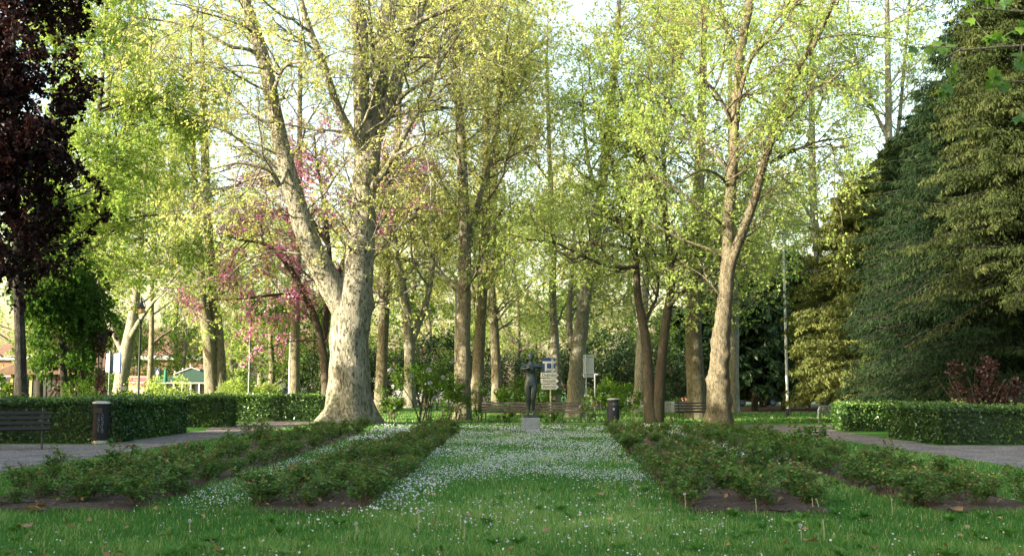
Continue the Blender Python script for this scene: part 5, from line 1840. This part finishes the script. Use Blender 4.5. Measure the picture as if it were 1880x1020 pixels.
YW = 50.0
pw = pix(1445, 718, YW)
t = thing('lamp_post', 'white lamp post with a black painted foot before the dark yews', 'street lamp', (pw[0], YW, 0))
PB().lathe([(.085, -.03), (.085, .42)], 16).build('foot', M['black'], t, True)
PB().lathe([(.066, .421), (.06, 2.5), (.05, 6.6), (.045, 8.4)], 16).build('pole', M['white'], t, True)
PB().lathe([(.04, 8.401), (.16, 8.43), (.18, 8.5), (.05, 8.56)], 18).build('lamp_head', M['offwhite'], t, True)

YC = 54.0
pc = pix(836, 718, YC)
t = thing('street_lamp', 'slim grey street lamp with a curved arm behind the bench-end trunk', 'street lamp', (pc[0], YC, 0))
q = PB()
zt = zz(520, YC)
q.tube([(0, 0, -.03), (0, 0, 2.5), (0, 0, zt), (-.12, 0, zt + .35), (-.42, 0, zt + .62)], .06, 10, .035)
q.build('pole', M['steel'], t, True)
q = PB()
q.box(-.95, -.40, -.11, .11, zt + .60, zt + .73, bev=.04)
q.build('lamp_head', M['offwhite'], t)

for px_, Y_, top, r_, mt_, lab in [(1066, 62, 455, .05, 'white', 'thin white flagpole-like mast behind the thick leaning pale trunk'),
                                   (457, 47, 598, .055, 'steel_dark', 'bare grey steel pole behind the far hedge'),
                                   (531, 56, 610, .05, 'white', 'thin pale pole touching the grey trunk by the parked cars')]:
    pm = pix(px_, 718, Y_)
    t = thing('metal_pole', lab, 'pole', (pm[0], Y_, 0))
    PB().lathe([(r_ * 1.5, -.03), (r_ * 1.5, .25), (r_, .27), (r_ * .8, zz(top, Y_))], 12).build('shaft', M[mt_], t, True)
    PB().lathe([(r_ * .82, zz(top, Y_)), (r_ * .9, zz(top, Y_) + .03), (r_ * .2, zz(top, Y_) + .07)], 12).build('cap', M['steel_dark'], t, True)

# --- hoop rail by the hedge
ph = gnd(1503, 783)
t = tag(PB().tube([(0, 0, -.05), (0, 0, .55), (.05, .02, .66), (.15, .06, .70), (.55, .25, .70), (.66, .3, .64), (.69, .31, .55), (.69, .31, -.05)], .02, 8).build('hoop_rail', M['steel_dark'], None, True),
        'dark bent tube rail at the path edge beside the short clipped hedge', 'rail')
t.location = (ph[0], ph[1], 0)

# --- low stone wall and pale trunk behind the copper shrub, low pale wall in the distance
q = PB()
q.box(-1.6, 2.8, -.2, .2, -.05, 1.02, bev=.02)
o = q.build('stone_wall', M['stonewall'])
o.location = (cx(1850, 32.5), 32.5, 0)
tag(o, 'low rubble stone wall behind the copper red shrub', 'wall')
q = PB().box(-1.7, 1.7, -.06, .06, 1.02, 1.08, bev=.01)
tree('plane_tree', 'sunlit cream plane trunk behind the low rubble stone wall', 'tree',
     [limb(35, [(1868, 775, 34), (1868, 720, 31), (1867, 660, 29), (1868, 560, 27), (1872, 400, 24), (1880, 200, 20), (1884, 40, 15)], 0, 2)], 44, M['bark_big'], M['leaf_fresh'],
     n1=1.6, L1=2.6, n2=6, L2=1.3, n3=6, L3=0.7, nl=10, leaf=0.13, zmin=7.5, flare=0.15)
q = PB()
q.box(-2.7, 2.7, -.15, .15, -.05, .62, bev=.02)
o = q.build('low_wall', M['stone'])
o.location = (cx(1240, 64), 64, 0)
tag(o, 'low pale grey wall beyond the lawn under the round laurel bush', 'wall')

# ------------------------------------------------------------------ beyond the hedge: kiosk, cafe, houses, cars, fence
# wooden kiosk
YK = 44.0
pk = pix(62, 718, YK)
t = thing('wooden_kiosk', 'small kiosk with brown pitched roof and ochre striped boards behind the hedge', 'kiosk', (pk[0], YK, 0))
q = PB()
q.box(-1.0, 1.3, .0, 2.0, .0, .78)
q.build('base_wall', M['offwhite'], t)
q = PB()
q.box(-.96, 1.26, .05, 1.95, .782, 1.95)
q.build('wall', M['black'], t)
for k in range(12):
    x = -.96 + k * .19
    q = PB()
    q.box(x, x + .10, .02, .048, .80, 1.93)
    q.build('board', M['yellow_wood'] if k < 5 else M['iron'], t)
q = PB()
q.prism([(-1.45, 1.88), (1.75, 1.88), (1.75, 1.97), (.15, 2.62), (-1.45, 1.97)], -.35, 2.3)
q.build('roof', M['brown_wood'], t)

# advertising column and white panels
YA = 47.0
pa = pix(183, 718, YA)
t = thing('advertising_column', 'slender dark brown advertising column of three boards before the ivy-grey trunk', 'column', (pa[0], YA, 0))
for k in range(3):
    q = PB()
    q.box(-.22 + k * .15, -.10 + k * .15, -.06 + .02 * k, .06, 0, zz(640 + (k % 2), YA), bev=.01)
    q.build('board', M['brown_wood' if k != 1 else 'black'], t)
pa = pix(203, 718, YA + 1)
t = thing('notice_board', 'white framed notice board on a thin post beside the leaning pale tree', 'sign', (pa[0], YA + 1, 0))
q = PB()
q.tube([(-.06, -.05, -.03), (-.06, -.05, zz(642, YA))], .035, 8)
q.build('post', M['steel_dark'], t)
for x_ in (-.36, .06):
    q = PB()
    q.box(x_, x_ + .30, 0, .05, zz(682, YA), zz(647, YA), bev=.01)
    pn = q.build('panel', M['white'], t)
    q = PB()
    q.box(x_ - .035, x_ - .003, -.01, .06, zz(684, YA), zz(645, YA))
    q.box(x_ + .303, x_ + .335, -.01, .06, zz(684, YA), zz(645, YA))
    q.build('frame', M['blue'], pn)
    q = PB()
    q.lathe([(.06, 0), (.05, .03), (.0005, .05)], 10, (x_ + .05, .02))
    for i in range(len(q.v)):
        q.v[i] = (q.v[i][0], q.v[i][1], q.v[i][2] + zz(684.5, YA))
    q.build('bracket', M['offwhite'], pn)

# long house with a tiled roof
YH = 112.0
hx = lambda px, Y=YH: pix(px, 718, Y)[0]


def windows(t, Y, xs_, z0, z1, w, frame='offwhite'):
    for x in xs_:
        f = PB()
        f.box(x - w / 2 - .07, x + w / 2 + .07, Y - .06, Y + .02, z0 - .07, z1 + .07)
        fo = f.build('window', M[frame], t)
        g = PB()
        g.box(x - w / 2, x - .03, Y - .08, Y - .062, z0, z1)
        g.box(x + .03, x + w / 2, Y - .08, Y - .062, z0, z1)
        g.build('pane', M['glass'], fo)


t = thing('long_house', 'long low house with a red-brown tiled roof and orange wall behind the green pavilion', 'house', (hx(280), YH, 0))
q = PB()
q.box(-17, 22, 0, 10, 0, 4.4)
q.build('wall', M['plaster_o'], t)
q = PB()
q.box(-17.3, 22.3, -.45, .0, 4.41, 4.85)
q.build('gutter', M['steel'], t)
q = PB()
vs = [(-17.5, -.5, 4.86), (22.5, -.5, 4.86), (22.5, 10.5, 4.86), (-17.5, 10.5, 4.86), (-14, 5, 7.9), (19, 5, 7.9)]
q.add(vs, [(0, 1, 5, 4), (1, 2, 5), (2, 3, 4, 5), (3, 0, 4), (3, 2, 1, 0)])
ro = q.build('roof', M['tiles'], t)
for cxx in (-6, 9):
    q = PB()
    q.box(cxx, cxx + .8, 3.4, 4.2, 6.6, 8.7, bev=.03)
    q.build('chimney', M['plaster_o'], ro)
windows(t, 0, [-15 + 3.4 * k for k in range(11)], 1.2, 2.7, 1.1)

# red awning cafe and green pavilion
YF = 84.0
fx_ = lambda px: pix(px, 718, YF)[0]
t = thing('cafe_stall', 'cafe stall under a faded red awning beside the lantern pole', 'stall', (fx_(247), YF, 0))
q = PB()
vs = [(-1.1, 0, 1.92), (1.1, 0, 1.92), (1.1, 1.6, 2.42), (-1.1, 1.6, 2.42), (-1.1, 0, 1.87), (1.1, 0, 1.87), (1.1, 1.6, 2.37), (-1.1, 1.6, 2.37)]
q.add(vs, [(0, 1, 2, 3), (7, 6, 5, 4), (0, 4, 5, 1), (1, 5, 6, 2), (2, 6, 7, 3), (3, 7, 4, 0)])
aw = q.build('awning', M['red'], t)
q = PB()
for k in range(11):
    q.box(-1.1 + k * .2, -1.1 + k * .2 + .19, -.03, -.004, 1.68, 1.86)
q.build('valance', M['red'], aw)
q = PB()
q.box(-1.1, 1.1, -.02, .0, 1.862, 1.9)
q.build('white_trim', M['white'], aw)
q = PB()
q.box(-1.05, 1.05, 1.2, 1.6, 0, 2.36)
q.build('back_wall', M['plaster_c'], t)
q = PB()
q.box(-1.0, 1.0, .3, .7, 0, 1.05, bev=.02)
q.build('counter', M['brown_wood'], t)
for x_ in (-1.05, 1.05):
    PB().tube([(x_, .04, 0), (x_, .04, 1.86)], .03, 6).build('post', M['steel'], t)

t = thing('green_pavilion', 'dark green roofed cafe pavilion with white posts and glazing', 'pavilion', (fx_(345), YF, 0))
q = PB()
q.prism([(-2.6, 1.95), (1.7, 1.95), (1.7, 2.45), (.35, 2.95), (-.9, 2.45), (-2.6, 2.05)], -.4, 3.2)
q.build('roof', M['green_roof'], t)
q = PB()
q.box(-2.5, 1.6, -.3, -.2, 1.80, 1.945)
q.build('fascia', M['offwhite'], t)
for k in range(7):
    x_ = -2.4 + k * .65
    PB().box(x_, x_ + .11, -.25, -.14, 0, 1.795).build('post', M['offwhite'], t)
q = PB()
q.box(-2.3, 1.5, -.1, .0, .9, 1.78)
q.build('glazing', M['glass'], t)
q = PB()
q.box(-2.3, 1.5, -.12, .0, .0, .895)
q.build('plinth', M['offwhite'], t)
q = PB()
q.tube([(-1.0, -.45, 2.5), (.35, -.45, 3.02), (1.0, -.45, 2.8)], .045, 6)
for x_, z_ in ((-.9, 2.56), (-.3, 2.79), (.3, 3.02)):
    q.lathe([(.01, z_ + .05), (.07, z_ + .08), (.07, z_ + .17), (.01, z_ + .2)], 8, (x_, -.45))
q.build('lights_rail', M['offwhite'], t)
for px_, lab in ((306.5, 'folded green parasol on the red awning side of the green pavilion'), (318, 'folded green parasol closest to the green pavilion roof')):
    t = thing('folded_parasol', lab, 'parasol', (fx_(px_), YF - 2.0, 0), 0, 'folded parasols by the pavilion')
    PB().tube([(0, 0, 0), (0, 0, 2.95)], .03, 8).build('pole', M['offwhite'], t)
    PB().lathe([(.15, 1.9), (.19, 2.0), (.14, 2.3), (.10, 2.75), (.03, 3.02)], 10).build('canopy', M['green_umb'], t, True)
t = thing('menu_board', 'dark blue board with a white arrow beside the thin pale tree', 'sign', (fx_(288), YF - 12, 0))
YM = YF - 12
t.location = (pix(288, 718, YM)[0], YM, 0)
PB().box(-.17, .17, -.03, .03, .75, 2.7, bev=.01).build('board', M['navy'], t)
q = PB()
q.prism([(-.03, 1.95), (.03, 1.95), (.03, 2.35), (.10, 2.35), (0, 2.6), (-.10, 2.35), (-.03, 2.35)], -.042, -.032)
q.build('arrow', M['white'], t)
PB().prism([(-.13, .0), (-.08, .0), (.0, .74), (-.06, .74)], -.02, .02).build('leg', M['navy'], t)
PB().prism([(.08, .0), (.13, .0), (.06, .74), (.005, .74)], -.02, .02).build('leg', M['navy'], t)

# iron railing behind the hedge
def railing(x0, x1, Y, h, lab):
    t = thing('iron_railing', lab, 'fence', (x0, Y, 0))
    L_ = x1 - x0
    q = PB()
    q.box(0, L_, -.015, .015, h - .08, h - .05)
    q.box(0, L_, -.0155, .0155, .18, .21)
    q.build('rail', M['iron'], t)
    q = PB()
    n = int(L_ / .14)
    for k in range(n):
        x = .05 + k * .14
        q.box(x - .008, x + .008, -.008, .008, .1, h)
    q.build('bars', M['iron'], t)['kind'] = 'stuff'
    n = max(2, int(L_ / 2.4) + 1)
    for k in range(n):
        q = PB()
        x = L_ * k / (n - 1)
        q.box(x - .03, x + .03, -.03, .03, -.03, h + .06)
        q.build('post', M['iron'], t)


railing(cx(80, 58), cx(242, 58), 58, 1.25, 'dark iron railing before the advertising column and kiosk')
railing(cx(300, 60), cx(440, 60), 60, 1.25, 'dark iron railing before the green pavilion')

# houses seen through the trunks
t = thing('orange_house', 'sunlit cream and orange house behind the white flowering shrubs', 'house', (hx(810, 118), 118, 0))
q = PB()
q.box(-5, 5, 0, 8, 0, 5.2)
q.build('wall', M['plaster_c'], t)
q = PB()
q.prism([(-5.6, 5.21), (5.6, 5.21), (0, 7.4)], -.5, 8.5)
q.build('roof', M['tiles'], t)
windows(t, 0, [-3.9 + 2.6 * k for k in range(4)], 1.0, 2.4, 1.1)
windows(t, 0, [-3.9 + 2.6 * k for k in range(4)], 3.3, 4.6, 1.1)
t = thing('pink_house', 'pink house glimpsed between the stems of the dark yews', 'house', (hx(1400, 108), 108, 0))
q = PB()
q.box(-7, 10, 0, 8, 0, 5.6)
q.build('wall', M['plaster_p'], t)
q = PB()
q.box(-7.02, 10.02, -.04, -.002, 0, .7)
q.build('plinth', M['stone'], t)
q = PB()
q.prism([(-7.6, 5.61), (10.6, 5.61), (1.5, 8.8)], -.5, 8.5)
q.build('roof', M['tiles'], t)
windows(t, 0, [-5.3 + 2.9 * k for k in range(6)], 1.3, 2.9, 1.1)
t = thing('flat_house', 'pale flat-roofed building behind the cars and far hedge', 'house', (hx(560, 104), 104, 0))
q = PB()
q.box(-7, 7, 0, 7, 0, 3.4)
q.build('wall', M['offwhite'], t)
q = PB()
q.box(-7.3, 7.3, -.4, 7.3, 3.41, 3.8)
q.build('roof', M['steel_dark'], t)
windows(t, 0, [-5.6 + 2.2 * k for k in range(6)], 1.0, 2.5, 1.3)


# cars
def car(label, x, Y, rz, paint):
    t = thing('parked_car', label, 'car', (x, Y, 0), rz, 'cars parked beyond the hedge')
    b = PB()
    prof = [(-2.1, .35), (-2.15, .62), (-2.05, .86), (-1.45, .95), (-.85, 1.36), (-.2, 1.46), (.7, 1.43), (1.35, 1.12), (1.75, 1.0), (2.1, .93), (2.14, .5), (2.05, .32)]
    n = len(prof)
    vs, fs = [], []
    for (ys, sc) in ((-.86, 0), (-.80, 1), (.80, 1), (.86, 0)):
        for x_, z_ in prof:
            if sc == 0:
                zz_ = min(z_, .93)
                vs.append((x_, ys, zz_))
            else:
                vs.append((x_ * .98, ys * (1 - .22 * max(0, (z_ - .93) / .53)), z_))
    for k in range(3):
        for i in range(n):
            j = (i + 1) % n
            fs.append((k * n + i, k * n + j, (k + 1) * n + j, (k + 1) * n + i))
    fs += [tuple(range(n)), tuple(reversed(range(3 * n, 4 * n)))]
    b.add(vs, fs)
    b.build('body', paint, t)
    for s in (-1, 1):
        g = PB()
        y0 = lambda z: s * (.81 * (1 - .22 * (z - .93) / .53) + .012)
        pts = [(-1.25, .99), (-.78, 1.32), (.62, 1.36), (1.15, 1.08), (1.1, .99)]
        g.add([(x_, y0(z_), z_) for x_, z_ in pts] + [(x_, y0(z_) - s * .02, z_) for x_, z_ in pts],
              [(0, 1, 2, 3, 4), (9, 8, 7, 6, 5)] + [(i, (i + 1) % 5, (i + 1) % 5 + 5, i + 5) for i in range(5)])
        g.build('side_window', M['glass'], t)
    for (xa, za, xb, zb, nm) in ((-1.43, .985, -.90, 1.36, 'windscreen'), (1.30, 1.155, .74, 1.425, 'rear_window')):
        g = PB()
        o_ = .02
        g.add([(xa, -.66, za + o_), (xa, .66, za + o_), (xb, .55, zb + o_), (xb, -.55, zb + o_), (xa, -.66, za), (xa, .66, za), (xb, .55, zb), (xb, -.55, zb)],
              [(0, 1, 2, 3), (7, 6, 5, 4), (0, 4, 5, 1), (1, 5, 6, 2), (2, 6, 7, 3), (3, 7, 4, 0)])
        g.build(nm, M['glass'], t)
    for x_ in (-1.3, 1.3):
        for s in (-1, 1):
            w = PB()
            w.tube([(x_, s * .70, .31), (x_, s * .87, .31)], .31, 18)
            wo = w.build('wheel', M['tyre'], t, True)
            w = PB()
            w.tube([(x_, s * .85, .31), (x_, s * .88, .31)], .2, 14)
            w.build('rim', M['steel'], wo, True)
    for s in (-1, 1):
        PB().box(-2.17, -2.05, s * .62 - .14, s * .62 + .14, .64, .78, bev=.02).build('headlight', M['white'], t)
        PB().box(2.05, 2.16, s * .62 - .14, s * .62 + .14, .66, .82, bev=.02).build('tail_light', M['tail'], t)
    return t


M['car_dark'] = mat_plain('dark_blue_car_paint', (0.02, 0.03, 0.05), 0.2, 0.3, 0.1, 1, 0, 0.7)
M['car_silver'] = mat_plain('silver_car_paint', (0.45, 0.48, 0.50), 0.25, 0.5, 0.1, 1, 0, 0.7)
M['car_white'] = mat_plain('white_car_paint', (0.70, 0.71, 0.72), 0.25, 0, 0.08, 1, 0, 0.7)
car('dark car parked behind the far hedge beside the grey plane trunk', cx(502, 70), 70, R(8), M['car_dark'])
car('silver car parked behind the far hedge next to the flared plane base', cx(568, 68), 68, R(6), M['car_silver'])
car('white car seen through the white flowering shrubs', cx(735, 84), 84, R(3), M['car_white'])
car('pale silver car glimpsed beside the bench-end trunk', cx(815, 84), 84, R(-3), M['car_silver'])
car('dark car in front of the pink house beneath the yews', cx(1385, 92), 92, R(4), M['car_dark'])
